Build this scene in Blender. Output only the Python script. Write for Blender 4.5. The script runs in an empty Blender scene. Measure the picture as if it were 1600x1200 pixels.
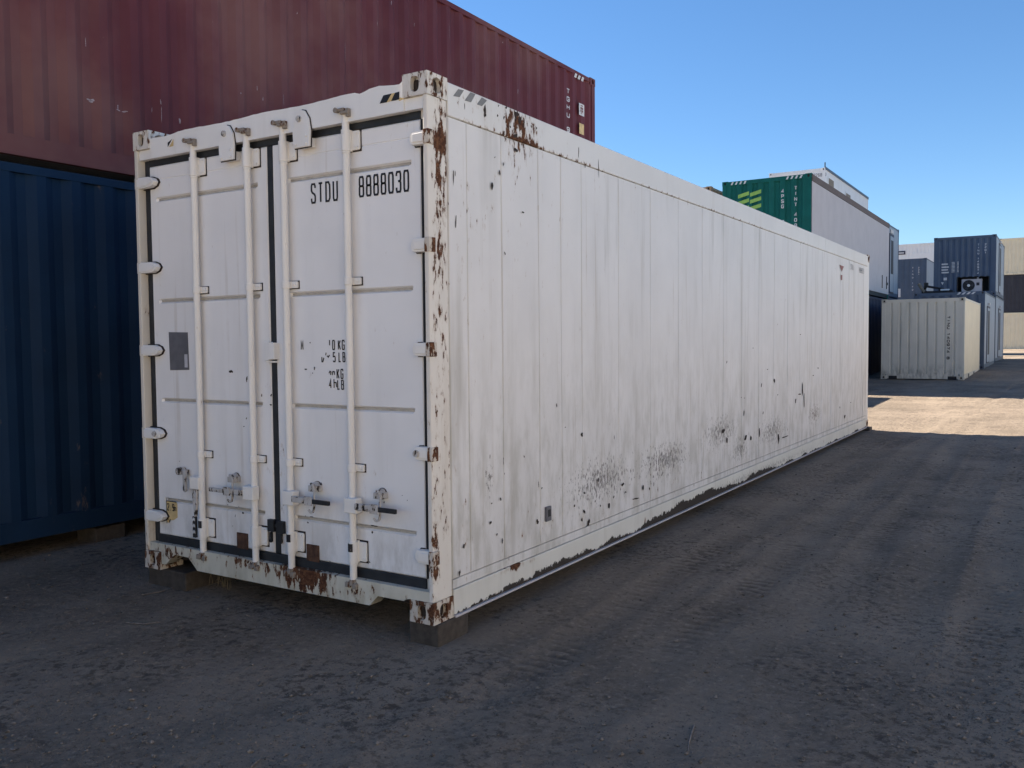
import bpy, bmesh, math, random
import numpy as np
from mathutils import Vector, Matrix

random.seed(7)
S = bpy.context.scene
COL = S.collection

# ------------------------------------------------------------------ camera
CAM = np.array([2.7933, -3.6582, 1.4985]); YAW, PIT, ROL, FPX = -0.5600, -0.0481, -0.0089, 1374.1
_f = np.array([math.sin(YAW)*math.cos(PIT), math.cos(YAW)*math.cos(PIT), math.sin(PIT)])
_r = np.cross(_f, [0, 0, 1]); _r /= np.linalg.norm(_r); _u = np.cross(_r, _f)
_R = _r*math.cos(ROL)+_u*math.sin(ROL); _U = -_r*math.sin(ROL)+_u*math.cos(ROL)
cam = bpy.data.cameras.new('camera'); camo = bpy.data.objects.new('camera', cam); COL.objects.link(camo)
cam.sensor_width = 36; cam.sensor_fit = 'HORIZONTAL'; cam.lens = FPX/1600*36
cam.clip_start = .05; cam.clip_end = 3000
camo.matrix_world = Matrix(((_R[0], _U[0], -_f[0], CAM[0]), (_R[1], _U[1], -_f[1], CAM[1]), (_R[2], _U[2], -_f[2], CAM[2]), (0, 0, 0, 1)))
S.camera = camo
S.render.resolution_x = 1024; S.render.resolution_y = 768

def pix(x, y, axis, val):
    """point where the view ray of a photograph pixel meets the plane axis=val"""
    d = _f+_R*(x-800)/FPX-_U*(y-600)/FPX
    return CAM+d*((val-CAM[axis])/d[axis])

# ------------------------------------------------------------------ light
SUN_EL = math.radians(42.0)
SUN_DIR = Vector((math.cos(SUN_EL), -0.012, -math.sin(SUN_EL)))       # way the light travels: from -X
w = bpy.data.worlds.new('World'); S.world = w; w.use_nodes = True
nt = w.node_tree; nt.nodes.clear()
sky = nt.nodes.new('ShaderNodeTexSky'); sky.sky_type = 'NISHITA'; sky.sun_disc = False
sky.sun_elevation = SUN_EL; sky.sun_rotation = math.radians(-90); sky.altitude = 0
sky.air_density = 1.0; sky.dust_density = 0.0; sky.ozone_density = 6.0
bg = nt.nodes.new('ShaderNodeBackground'); bg.inputs[1].default_value = 0.052
wo = nt.nodes.new('ShaderNodeOutputWorld')
hs = nt.nodes.new('ShaderNodeHueSaturation'); hs.inputs['Saturation'].default_value = 1.1; hs.inputs['Value'].default_value = 1.08
nt.links.new(sky.outputs[0], hs.inputs['Color']); nt.links.new(hs.outputs[0], bg.inputs[0]); nt.links.new(bg.outputs[0], wo.inputs[0])
sl = bpy.data.lights.new('sun', 'SUN'); sl.energy = 5.0; sl.angle = math.radians(.5); sl.color = (1, .90, .77)
slo = bpy.data.objects.new('sun', sl); COL.objects.link(slo)
slo.rotation_euler = SUN_DIR.to_track_quat('-Z', 'Y').to_euler(); slo.location = (-30, 0, 40)
S.view_settings.view_transform = 'Standard'; S.view_settings.look = 'None'
S.view_settings.gamma = 1; S.view_settings.use_curve_mapping = False
S.view_settings.exposure = 1.62

# ------------------------------------------------------------------ materials
class NT:
    def __init__(s, name):
        s.m = bpy.data.materials.new(name); s.m.use_nodes = True; s.t = s.m.node_tree; s.t.nodes.clear()
        s.out = s.t.nodes.new('ShaderNodeOutputMaterial'); s.b = s.t.nodes.new('ShaderNodeBsdfPrincipled')
        s.t.links.new(s.b.outputs[0], s.out.inputs[0])
        tc = s.t.nodes.new('ShaderNodeTexCoord'); s.P = tc.outputs['Object']
    def n(s, typ, **k):
        nd = s.t.nodes.new(typ)
        for a, b in k.items(): setattr(nd, a, b)
        return nd
    def put(s, inp, v):
        if isinstance(v, bpy.types.NodeSocket): s.t.links.new(v, inp)
        elif isinstance(v, (tuple, list)) and inp.type == 'RGBA': inp.default_value = (*v[:3], 1)
        else: inp.default_value = v
    def m_(s, op, a, b=0.0, c=None, clamp=False):
        nd = s.n('ShaderNodeMath', operation=op, use_clamp=clamp); s.put(nd.inputs[0], a); s.put(nd.inputs[1], b)
        if c is not None: s.put(nd.inputs[2], c)
        return nd.outputs[0]
    def vec(s, op, a, b):
        nd = s.n('ShaderNodeVectorMath', operation=op); s.put(nd.inputs[0], a); s.put(nd.inputs[1], b); return nd.outputs[0]
    def noise(s, scale, detail=4, rough=.55, stretch=(1, 1, 1), off=(0, 0, 0), P=None):
        v = s.vec('MULTIPLY_ADD', P or s.P, stretch); v.node.inputs[2].default_value = off
        nd = s.n('ShaderNodeTexNoise'); s.put(nd.inputs['Vector'], v); nd.inputs['Scale'].default_value = scale
        nd.inputs['Detail'].default_value = detail; nd.inputs['Roughness'].default_value = rough
        return nd.outputs[0]
    def step(s, v, lo, hi):
        nd = s.n('ShaderNodeMapRange', interpolation_type='SMOOTHSTEP'); s.put(nd.inputs[0], v)
        s.put(nd.inputs[1], lo); s.put(nd.inputs[2], hi); return nd.outputs[0]
    def mix(s, f, a, b, mode='MIX'):
        nd = s.n('ShaderNodeMix', data_type='RGBA', blend_type=mode); s.put(nd.inputs[0], f); s.put(nd.inputs[6], a); s.put(nd.inputs[7], b)
        return nd.outputs[2]
    def sep(s):
        nd = s.n('ShaderNodeSeparateXYZ'); s.put(nd.inputs[0], s.P); return nd.outputs
    def zone(s, c, r):
        """soft ellipsoid 1 at centre .. 0 at radius"""
        v = s.vec('SUBTRACT', s.P, c); v = s.vec('DIVIDE', v, r)
        nd = s.n('ShaderNodeVectorMath', operation='LENGTH'); s.put(nd.inputs[0], v)
        return s.m_('SUBTRACT', 1.0, nd.outputs['Value'], clamp=True)
    def bump(s, h, strength=.3, dist=.01, prev=None):
        nd = s.n('ShaderNodeBump'); nd.inputs['Strength'].default_value = strength; nd.inputs['Distance'].default_value = dist
        s.put(nd.inputs['Height'], h)
        if prev is not None: s.t.links.new(prev, nd.inputs['Normal'])
        return nd.outputs[0]

def paint(name, col, var=.08, rough=.5, streak=.25, streakcol=(.30, .29, .26), rust=0.0, zones=(), dirt=(), grime=None,
          rustcol=((.055, .022, .013), (.17, .075, .035)), chip=14, off=(0, 0, 0), metal=0, fade=None, scrape=None, wave=0.0, runs=0.0):
    """weathered paint: tone variation, run-off streaks, grime, chips down to rust"""
    N = NT(name)
    c1 = tuple(min(1, x*(1+var)) for x in col); c2 = tuple(x*(1-var) for x in col)
    c = N.mix(N.step(N.noise(1.7, 4, .6, off=off), .3, .7), c1, c2)
    if fade:
        c = N.mix(N.m_('MULTIPLY', N.step(N.noise(.55, 5, .6, off=(off[0]+9, off[1], off[2])), .42, .72), fade[1]), c, fade[0])
    if streak:
        st = N.noise(6, 5, .6, (1, 1, .09), off)
        st2 = N.noise(1.3, 3, .5, (1, 1, .5), (off[0]+3, off[1]+5, off[2]))
        sm = N.m_('MULTIPLY', N.m_('MULTIPLY', N.step(st, .48, .72), N.step(st2, .35, .65)), streak)
        c = N.mix(sm, c, streakcol)
    if runs:                                                        # thin brownish run-off lines
        rn = N.m_('MULTIPLY', N.step(N.noise(20, 3, .5, (1, 1, .022), off), .60, .72), N.step(N.noise(2.4, 4, .6, (1, 1, .6), off), .42, .66))
        c = N.mix(N.m_('MULTIPLY', rn, runs), c, (.40, .33, .25))
    rmask = None
    z = N.sep()[2]
    if grime:
        z0, z1, amt, gcol = grime
        g = N.m_('MULTIPLY', N.step(z, z1, z0), N.step(N.noise(9, 6, .65, (1, 1, .35), off), .40, .66))
        c = N.mix(N.m_('MULTIPLY', g, amt), c, gcol)
    for (cc, rr, amt, dcol) in dirt:
        zz = N.zone(cc, rr)
        thr = N.m_('SUBTRACT', .74, N.m_('MULTIPLY', zz, .285))
        d = N.step(N.m_('SUBTRACT', N.noise(44, 8, .74, (1, 1, .55), off), thr), -.025, .05)
        c = N.mix(N.m_('MULTIPLY', d, amt), c, dcol)
    r_in = rough
    thr = .80-rust*.4
    if zones or rust:
        t = thr
        for (cc, rr, amt) in zones:
            t = N.m_('SUBTRACT', t, N.m_('MULTIPLY', N.zone(cc, rr), amt))
        nz = N.noise(chip, 8, .66, (1, 1, .4), (off[0]+1.3, off[1]+2.1, off[2]+.7))
        df = N.m_('SUBTRACT', nz, t)
        halo = N.step(df, -.10, .01); rmask = N.step(df, -.018, .014)
        c = N.mix(N.m_('MULTIPLY', halo, .38), c, (.36, .25, .16))
        rc = N.mix(N.step(N.noise(40, 4, .7), .35, .7), rustcol[0], rustcol[1])
        c = N.mix(rmask, c, rc)
    if scrape:
        z0, amp, scol, szs = scrape
        e = N.m_('ADD', z0, N.m_('MULTIPLY', N.m_('SUBTRACT', N.noise(2.2, 7, .62, (1, 1, 0), off), .5), amp))
        for cc, rr, a_ in szs: e = N.m_('ADD', e, N.m_('MULTIPLY', N.zone(cc, rr), a_))
        sm = N.step(N.m_('SUBTRACT', N.m_('ADD', e, N.m_('MULTIPLY', N.m_('SUBTRACT', N.noise(22, 6, .7), .5), .10)), z), -.004, .004)
        c = N.mix(sm, c, scol); rmask = sm if rmask is None else N.m_('MAXIMUM', rmask, sm)
    N.put(N.b.inputs['Base Color'], c)
    if rmask is not None:
        r_in = N.m_('ADD', N.m_('MULTIPLY', rmask, .9-rough), rough)
    N.put(N.b.inputs['Roughness'], r_in); N.b.inputs['Metallic'].default_value = metal
    N.b.inputs['Specular IOR Level'].default_value = .22
    h = N.noise(60, 3, .6)
    nrm = N.bump(h, .12, .002)
    if wave: nrm = N.bump(N.noise(2.2, 2, .5, off=off), .35, wave, nrm)
    if rmask is not None: nrm = N.bump(N.m_('SUBTRACT', 1.0, rmask), .6, .0015, nrm)
    N.put(N.b.inputs['Normal'], nrm)
    return N.m

def plain(name, col, rough=.6, metal=0, var=.15, scale=12):
    N = NT(name)
    c = N.mix(N.step(N.noise(scale, 5, .6), .3, .7), tuple(x*(1+var) for x in col), tuple(x*(1-var) for x in col))
    N.put(N.b.inputs['Base Color'], c); N.b.inputs['Roughness'].default_value = rough; N.b.inputs['Metallic'].default_value = metal
    N.b.inputs['Specular IOR Level'].default_value = .35
    N.put(N.b.inputs['Normal'], N.bump(N.noise(scale*5, 3), .15, .003))
    return N.m

WHITE = (.72, .715, .70)
M = {}
M['door'] = paint('door_paint', (.80, .79, .785), .03, .42, .22, (.47, .45, .41), rust=.12, chip=22, wave=.004,
                  zones=[((-1.22, .05, .6), (.22, .3, 1.0), .15), ((-.45, .05, .55), (.5, .3, .35), .06)],
                  grime=(.2, .7, .5, (.40, .37, .33)), runs=.3)
M['rod'] = paint('rod_paint', (.80, .775, .735), .04, .45, .25, (.42, .38, .32), rust=.2, chip=30)
M['groove'] = plain('groove_sealant', (.42, .39, .34), .8)
M['post'] = paint('post_paint', (.72, .68, .62), .05, .5, .35, (.45, .37, .28), rust=.34, chip=24,
                  zones=[((0, .115, 2.62), (.3, .10, .5), .19), ((0, .10, 2.56), (.3, .1, .10), .16), ((0, .10, 2.15), (.3, .10, .5), .15), ((0, .09, 1.6), (.3, .1, .6), .12), ((0, .09, .8), (.3, .1, .6), .10), ((0, .02, .35), (.2, .045, .5), .20)])
M['postl'] = paint('post_paint_far', (.66, .62, .55), .05, .5, .4, (.38, .33, .26), rust=.22, chip=14, zones=[((-2.4, 0, .1), (.2, .3, .35), .2)])
M['castp'] = paint('casting_paint', (.68, .65, .60), .06, .55, .3, (.35, .28, .2), rust=.60, chip=30)
M['castr'] = paint('casting_rusty', (.60, .55, .48), .06, .6, .3, (.3, .24, .18), rust=.76, chip=26)
M['header'] = paint('header_paint', (.79, .78, .76), .04, .45, .2, (.45, .38, .3), rust=.15, chip=18, zones=[((-2.2, 0, 2.87), (.35, .2, .05), .15)])
M['sill'] = paint('sill_paint', (.60, .57, .48), .08, .55, .5, (.27, .22, .15), rust=.34, chip=26, grime=(.02, .2, .55, (.30, .27, .18)),
                  zones=[((-.93, 0, .13), (.34, .3, .12), .36), ((-1.4, 0, .16), (.5, .3, .07), .16), ((-2.1, 0, .12), (.4, .3, .12), .14), ((-.55, 0, .1), (.2, .2, .1), .14)])
SD = [((0, 3.2, .50), (.5, 1.2, .34), .85, (.12, .11, .11)), ((0, 4.6, .60), (.5, 1.1, .36), .8, (.13, .12, .115)), ((0, 8.4, .50), (.5, .75, .34), .85, (.14, .11, .10)),
      ((0, 2.0, .50), (.5, 1.1, .36), .8, (.13, .12, .115)), ((0, 6.4, .45), (.5, 1.3, .34), .8, (.13, .12, .115)), ((0, .55, .72), (.5, .10, .22), .8, (.13, .12, .115)), ((0, 5.2, .38), (.5, .6, .3), .75, (.13, .12, .115))]
M['side'] = paint('side_paint', (.71, .695, .68), .035, .48, .7, (.43, .41, .37), rust=.165, chip=26, dirt=SD, wave=.006, runs=.45,
                  grime=(.2, 1.9, .6, (.42, .405, .36)),
                  zones=[((0, .9, 2.72), (.3, .3, .3), .20), ((0, .3, 1.6), (.3, .25, 1.3), .06), ((0, .8, 2.2), (.3, 1.2, .6), .045), ((0, 3, .3), (.3, 8, .4), .07), ((0, 5, 2.7), (.3, 8, .06), .08)])
M['rail'] = paint('top_rail_paint', (.71, .70, .68), .03, .48, .25, (.45, .40, .33), rust=.14, chip=24,
                  zones=[((0, .92, 2.80), (.3, .34, .20), .32), ((0, .5, 2.80), (.3, .4, .12), .14), ((0, 5, 2.70), (.3, 9, .035), .20), ((0, 1.2, 2.71), (.3, 1.2, .05), .12)])
M['brail'] = paint('bottom_rail_paint', (.66, .65, .60), .05, .5, .3, (.3, .26, .2), rust=.16, chip=12,
                   zones=[((0, .8, .14), (.3, .35, .05), .32)], scrape=(.020, .18, (.045, .038, .033), [((0, 3.9, .05), (1, 1.5, 1), .085), ((0, 1.3, .05), (1, .8, 1), .035), ((0, 5.9, .05), (1, .9, 1), .05), ((0, 2.3, .05), (1, .5, 1), .02)]), dirt=[((0, 6, .06), (.5, 6, .1), .6, (.15, .14, .12))])
M['seal'] = plain('seam_backing', (.30, .28, .25), .8)
M['cam'] = paint('rusty_cam', (.26, .23, .20), .2, .7, .3, rust=.55, chip=40)
M['wornblack'] = paint('chipped_black', (.022, .022, .026), .1, .5, 0, rust=.36, chip=30, rustcol=((.5, .49, .47), (.6, .59, .57)))
M['rubber'] = plain('rubber', (.018, .020, .024), .55, 0, .3)
M['black'] = plain('black_print', (.012, .012, .016), .6)
M['rust'] = plain('rust', (.075, .038, .024), .9, 0, .45, 25)
M['darkrust'] = plain('dark_chip_and_outline', (.035, .026, .022), .9, 0, .4, 30)  # chips and bare rust; also the added outline plates and casting cores
M['steel'] = paint('worn_steel', (.48, .47, .46), .1, .45, .3, rust=.62, chip=34, rustcol=((.02, .018, .016), (.05, .04, .035)))
M['yellow'] = plain('faded_yellow', (.62, .46, .22), .6)
M['greytape'] = plain('grey_tape', (.20, .20, .20), .6)
M['plate'] = plain('grey_sticker', (.125, .125, .14), .5)
M['silver'] = plain('pale_label', (.5, .5, .54), .4)
M['whiteprint'] = plain('white_print', (.60, .60, .60), .6, 0, .2, 40)
M['scratch'] = plain('bare_scratch', (.36, .30, .31), .7, 0, .4, 60)
M['greyprint'] = plain('grey_print', (.30, .29, .30), .6)
M['redprint'] = plain('red_print', (.26, .09, .08), .6)
M['block'] = plain('timber_block', (.06, .05, .042), .9, 0, .25, 20)
M['red'] = paint('maroon_paint', (.112, .026, .033), .10, .55, .30, (.16, .075, .075), rust=.05, chip=18, fade=((.21, .10, .085), .75), off=(4, 2, 1))
M['blue'] = paint('blue_paint', (.006, .025, .060), .12, .75, .35, (.02, .035, .06), rust=.16, chip=9, rustcol=((.02, .016, .014), (.05, .03, .02)), off=(1, 7, 2))
M['green'] = paint('green_paint', (.004, .105, .09), .12, .7, .2, (.02, .05, .05), off=(3, 3, 3))
M['curtain'] = paint('grey_panel', (.50, .48, .495), .04, .6, .15, (.3, .29, .29))
M['brownrail'] = plain('brown_rail', (.13, .10, .09), .7)
M['navy'] = paint('navy_paint', (.028, .030, .060), .1, .5, .2)
M['steelblue'] = paint('steel_blue_paint', (.085, .115, .165), .08, .5, .2, (.06, .08, .11), off=(5, 1, 1))
M['paleblue'] = paint('pale_blue_paint', (.30, .36, .43), .05, .5, .2, (.2, .22, .25))
M['cream'] = paint('cream_paint', (.68, .64, .54), .04, .55, .3, (.25, .23, .19), grime=(.1, .6, .6, (.16, .15, .12)), off=(2, 2, 2))
M['cream2'] = paint('cream_paint_warm', (.80, .70, .50), .04, .55, .2, (.5, .43, .34), grime=(.1, .5, .4, (.28, .25, .19)), off=(2, 5, 2))  # paler warm cream: bounce light painted into the side wall; also far stack's colour
M['bouncecream'] = paint('bounce_cream_paint', (.56, .49, .37), .04, .55, .2, (.36, .31, .24), off=(2, 5, 2))  # colour of the unseen row added for bounce light
M['bouncewhite'] = paint('bounce_white_paint', (.66, .67, .67), .04, .55, .2, off=(2, 5, 2))
M['dark'] = paint('charcoal_paint', (.045, .045, .055), .1, .55, .1)
M['offwhite'] = paint('office_paint', (.80, .80, .79), .03, .5, .15, (.5, .48, .45), off=(8, 1, 1))
M['tan'] = paint('tan_paint', (.42, .27, .15), .2, .6, .3, (.15, .1, .07), rust=.35, chip=5)
M['glass'] = plain('window_glass', (.025, .03, .04), .6)
M['board'] = plain('board', (.24, .20, .15), .7)
M['machine'] = plain('black_steel', (.02, .02, .022), .6, 0, .3)
M['limeprint'] = plain('lime_print', (.26, .46, .10), .6, 0, .1)
M['grass'] = plain('dry_grass', (.22, .17, .10), .9)
M['bark'] = plain('dry_twig', (.16, .14, .125), .9, 0, .3, 60)
M['roof'] = plain('roof_paint', (.30, .30, .31), .6)

# ------------------------------------------------------------------ mesh helpers
class MB:
    def __init__(s): s.v = []; s.f = []
    def add(s, vs, fs):
        o = len(s.v); s.v += [tuple(map(float, p)) for p in vs]; s.f += [tuple(i+o for i in q) for q in fs]; return s
    def box(s, x0, x1, y0, y1, z0, z1):
        return s.add([(x0, y0, z0), (x1, y0, z0), (x1, y1, z0), (x0, y1, z0), (x0, y0, z1), (x1, y0, z1), (x1, y1, z1), (x0, y1, z1)],
                     [(0, 3, 2, 1), (4, 5, 6, 7), (0, 1, 5, 4), (1, 2, 6, 5), (2, 3, 7, 6), (3, 0, 4, 7)])
    def cyl(s, p0, p1, r0, r1=None, n=14, caps=True):
        p0, p1 = Vector(p0), Vector(p1); r1 = r0 if r1 is None else r1
        d = (p1-p0).normalized(); a = d.orthogonal().normalized(); b = d.cross(a)
        vs = []
        for p, r in ((p0, r0), (p1, r1)):
            for i in range(n):
                t = 2*math.pi*i/n; vs.append(p+(a*math.cos(t)+b*math.sin(t))*r)
        fs = [(i, (i+1) % n, n+(i+1) % n, n+i) for i in range(n)]
        if caps: fs += [tuple(range(n))[::-1], tuple(range(n, 2*n))]
        return s.add(vs, fs)
    def tube(s, pts, r, n=8, taper=1.0):
        for i in range(len(pts)-1):
            k0 = 1-(1-taper)*i/(len(pts)-1); k1 = 1-(1-taper)*(i+1)/(len(pts)-1)
            s.cyl(pts[i], pts[i+1], r*k0, r*k1, n)
        return s
    def prism(s, poly, axis, a0, a1):
        """poly: 2-D outline in the other two axes (in x,y,z order), extruded along axis"""
        def P(u, v, a): return (a, u, v) if axis == 0 else (u, a, v) if axis == 1 else (u, v, a)
        n = len(poly); vs = [P(u, v, a0) for u, v in poly]+[P(u, v, a1) for u, v in poly]
        fs = [tuple(range(n)), tuple(range(2*n-1, n-1, -1))]+[(i, n+i, n+(i+1) % n, (i+1) % n) for i in range(n)]
        return s.add(vs, fs)
    def mesh(s, name, smooth=None):
        me = bpy.data.meshes.new(name); me.from_pydata(s.v, [], s.f)
        bm = bmesh.new(); bm.from_mesh(me); bmesh.ops.recalc_face_normals(bm, faces=bm.faces); bm.to_mesh(me); bm.free()
        if smooth:
            me.polygons.foreach_set('use_smooth', [True]*len(me.polygons)); me.set_sharp_from_angle(angle=math.radians(smooth))
        return me

def obj(name, mb, mat, parent=None, smooth=None, bevel=0, label=None, kind=None, fixnormals=True):
    me = mb if isinstance(mb, bpy.types.Mesh) else mb.mesh(name, smooth)
    o = bpy.data.objects.new(name, me); COL.objects.link(o)
    if not me.materials: me.materials.append(M[mat] if isinstance(mat, str) else mat)
    if parent: o.parent = parent
    if bevel:
        b = o.modifiers.new('bevel', 'BEVEL'); b.width = bevel; b.segments = 2; b.limit_method = 'ANGLE'; b.angle_limit = math.radians(40)
        b.harden_normals = False
    if label: o['label'] = label
    if kind: o['kind'] = kind
    return o

def thing(name, label, cat, loc=(0, 0, 0), group=None):
    o = bpy.data.objects.new(name, None); COL.objects.link(o); o.location = loc; o.empty_display_size = .3
    o['label'] = label; o['category'] = cat
    if group: o['group'] = group
    return o

def tag(o, label, cat, group=None):
    o['label'] = label; o['category'] = cat
    if group: o['group'] = group
    return o

# --- stroke lettering -------------------------------------------------------
RR = [(0, .5), (0, .86), (.14, 1), (.86, 1), (1, .86), (1, .14), (.86, 0), (.14, 0), (0, .14), (0, .5)]
G = {
 '0': [RR], 'O': [RR], 'D': [[(0, 0), (0, 1), (.7, 1), (1, .84), (1, .16), (.7, 0), (0, 0)]],
 '8': [[(.5, .53), (.12, .53), (.03, .62), (.03, .9), (.16, 1), (.84, 1), (.97, .9), (.97, .62), (.88, .53), (.5, .53)], [(.5, .53), (.1, .53), (0, .43), (0, .1), (.14, 0), (.86, 0), (1, .1), (1, .43), (.9, .53), (.5, .53)]],
 '3': [[(0, .8), (0, .88), (.14, 1), (.86, 1), (1, .88), (1, .63), (.88, .53), (.4, .53)], [(.4, .53), (.88, .53), (1, .42), (1, .12), (.86, 0), (.14, 0), (0, .12), (0, .22)]],
 'S': [[(1, .78), (1, .88), (.86, 1), (.14, 1), (0, .88), (0, .66), (.2, .55), (.8, .45), (1, .34), (1, .12), (.86, 0), (.14, 0), (0, .12), (0, .24)]],
 'T': [[(0, 1), (1, 1)], [(.5, 1), (.5, 0)]], 'U': [[(0, 1), (0, .14), (.14, 0), (.86, 0), (1, .14), (1, 1)]],
 'M': [[(0, 0), (0, 1), (.5, .3), (1, 1), (1, 0)]], 'N': [[(0, 0), (0, 1), (1, 0), (1, 1)]], 'K': [[(0, 0), (0, 1)], [(1, 1), (.05, .42)], [(.3, .58), (1, 0)]],
 'G': [[(1, .78), (1, .88), (.86, 1), (.14, 1), (0, .88), (0, .12), (.14, 0), (.86, 0), (1, .12), (1, .48), (.55, .48)]],
 'C': [[(1, .76), (1, .88), (.86, 1), (.14, 1), (0, .88), (0, .12), (.14, 0), (.86, 0), (1, .12), (1, .24)]],
 'L': [[(0, 1), (0, 0), (.9, 0)]], 'B': [[(0, 0), (0, 1), (.8, 1), (.95, .9), (.95, .62), (.8, .53), (0, .53)], [(.8, .53), (1, .42), (1, .1), (.84, 0), (0, 0)]],
 'P': [[(0, 0), (0, 1), (.85, 1), (1, .88), (1, .6), (.85, .48), (0, .48)]], 'I': [[(.5, 0), (.5, 1)]], 'H': [[(0, 0), (0, 1)], [(1, 0), (1, 1)], [(0, .5), (1, .5)]],
 '1': [[(.15, .82), (.55, 1), (.55, 0)]], '2': [[(0, .78), (0, .88), (.14, 1), (.86, 1), (1, .88), (1, .64), (0, .1), (0, 0), (1, 0)]],
 '4': [[(.75, 0), (.75, 1), (0, .28), (1, .28)]], '5': [[(.95, 1), (.08, 1), (.03, .55), (.8, .6), (1, .48), (1, .12), (.86, 0), (.14, 0), (0, .12)]],
 '6': [[(.95, .86), (.84, 1), (.16, 1), (0, .86), (0, .14), (.14, 0), (.86, 0), (1, .14), (1, .44), (.86, .56), (.1, .56)]],
 '7': [[(0, 1), (1, 1), (.35, 0)]], '9': [[(.05, .14), (.16, 0), (.84, 0), (1, .14), (1, .86), (.86, 1), (.14, 1), (0, .86), (0, .56), (.14, .44), (.9, .44)]],
 'm': [[(0, 0), (0, .55), (.4, .55), (.5, .45), (.5, 0)], [(.5, .45), (.6, .55), (.9, .55), (1, .45), (1, 0)]], '.': [[(.4, 0), (.4, .1)]], '-': [[(.1, .5), (.9, .5)]],
}
def ribbon(mb, pts, sw, T):
    """flat stroke of width sw along a 2-D polyline, placed by T(u,v)"""
    p = [Vector((a, b)) for a, b in pts]; n = len(p); L = []; R = []
    closed = (p[0]-p[-1]).length < 1e-6
    for i in range(n):
        a = p[i]-p[i-1] if i else (p[-1]-p[-2] if closed else p[1]-p[0]); b = p[i+1]-p[i] if i < n-1 else (p[1]-p[0] if closed else p[-1]-p[-2])
        a = a.normalized(); b = b.normalized(); t = (a+b)
        t = t.normalized() if t.length > 1e-4 else a
        nr = Vector((-t.y, t.x)); k = 1/max(.45, nr.dot(Vector((-a.y, a.x)))); L.append(p[i]+nr*sw/2*k); R.append(p[i]-nr*sw/2*k)
    mb.add([T(*q) for q in L]+[T(*q) for q in R], [(i, n+i, n+i+1, i+1) for i in range(n-1)])
def lettering(mb, s, h, cw, gap, sw, T, vertical=False, vstep=None):
    u = v = 0.0
    for ch in s:
        if ch == ' ':
            if vertical: v -= (vstep or h*1.3)*.8
            else: u += cw*.8+gap
            continue
        wid = cw
        for st in G[ch]:
            ribbon(mb, [(u+sw/2+a*(wid-sw), v+sw/2+b*(h-sw)) for a, b in st], sw, T)
        if vertical: v -= vstep or h*1.3
        else: u += wid+gap
    return u

# --- shared pieces ----------------------------------------------------------
def casting_mesh(sx=.162, sy=.178, sz=.118):
    mb = MB(); n = 20
    def face(o, U, V, W, du, dv, hu, hv, depth):
        o, U, V, W = map(Vector, (o, U, V, W))
        rect = []; ov = []
        for i in range(n):
            t = 2*math.pi*(i+.5)/n; c, s_ = math.cos(t), math.sin(t); k = 1/max(abs(c), abs(s_))
            rect.append(o+U*(c*k*du/2)+V*(s_*k*dv/2))
            e = 2.6; ov.append(o+U*(hu/2*math.copysign(abs(c)**(2/e), c))+V*(hv/2*math.copysign(abs(s_)**(2/e), s_)))
        inn = [q-W*depth for q in ov]
        # corner points to keep the rectangle square
        mb.add(rect+ov+inn, [(i, (i+1) % n, n+(i+1) % n, n+i) for i in range(n)]+[(n+i, n+(i+1) % n, 2*n+(i+1) % n, 2*n+i) for i in range(n)])
        # the four little corner triangles
        for a, b in ((1, 1), (-1, 1), (-1, -1), (1, -1)):
            q = o+U*(a*du/2)+V*(b*dv/2)
            js = sorted(range(n), key=lambda j: (rect[j]-q).length)[:2]
            mb.add([q, rect[js[0]], rect[js[1]]], [(0, 1, 2)])
    hx, hy, hz = sx/2, sy/2, sz/2
    for s_ in (-1, 1):
        face((0, s_*hy, 0), (1, 0, 0), (0, 0, 1), (0, s_, 0), sx, sz, .058, .080, .03)
        face((s_*hx, 0, 0), (0, 1, 0), (0, 0, 1), (s_, 0, 0), sy, sz, .070, .080, .03)
        face((0, 0, s_*hz), (0, 1, 0), (1, 0, 0), (0, 0, s_), sy, sx, .12, .062, .03)
    nf = len(mb.f); q = .031; mb.box(-hx+q, hx-q, -hy+q, hy-q, -hz+q*.96, hz-q*.96)  # solid dark core added so no light shows through the holes
    me = mb.mesh('corner_casting')
    for i in range(nf, len(me.polygons)): me.polygons[i].material_index = 1
    return me
CAST = {}
def casting(parent, cx, cy, cz, mat):
    if mat not in CAST:
        CAST[mat] = casting_mesh(); CAST[mat].materials.append(M[mat]); CAST[mat].materials.append(M['darkrust'])
    o = bpy.data.objects.new('corner_casting', CAST[mat]); COL.objects.link(o); o.parent = parent; o.location = (cx, cy, cz); return o

def corr(L, margin, pitch=.278, flat=.072, slope=.068, depth=.036, start_out=True):
    """trapezoid corrugation along 0..L: list of (s, depth)"""
    inn = pitch-flat-2*slope; out = [(0, 0), (margin, 0)]; n = int((L-2*margin)/pitch); s = margin; k = (L-2*margin)/(n*pitch)
    for i in range(n):
        for ds, d in ((flat/2, 0), (slope, depth), (inn, depth), (slope, 0), (flat/2, 0)):
            s += ds*k; out.append((s, d))
    out.append((L, 0)); return out
def corr_wall(mb, face, prof, x0, x1, y0, y1, z0, z1, inset):
    """a corrugated sheet with returns top and bottom on one face of a box"""
    vs = []
    for s_, d in prof:
        d = d+inset
        p = {'-y': (x0+s_, y0+d), '+y': (x0+s_, y1-d), '+x': (x1-d, y0+s_), '-x': (x0+d, y0+s_)}[face]
        vs += [(p[0], p[1], z0), (p[0], p[1], z1)]
    n = len(prof); mb.add(vs, [(2*i, 2*i+2, 2*i+3, 2*i+1) for i in range(n-1)])

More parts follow.
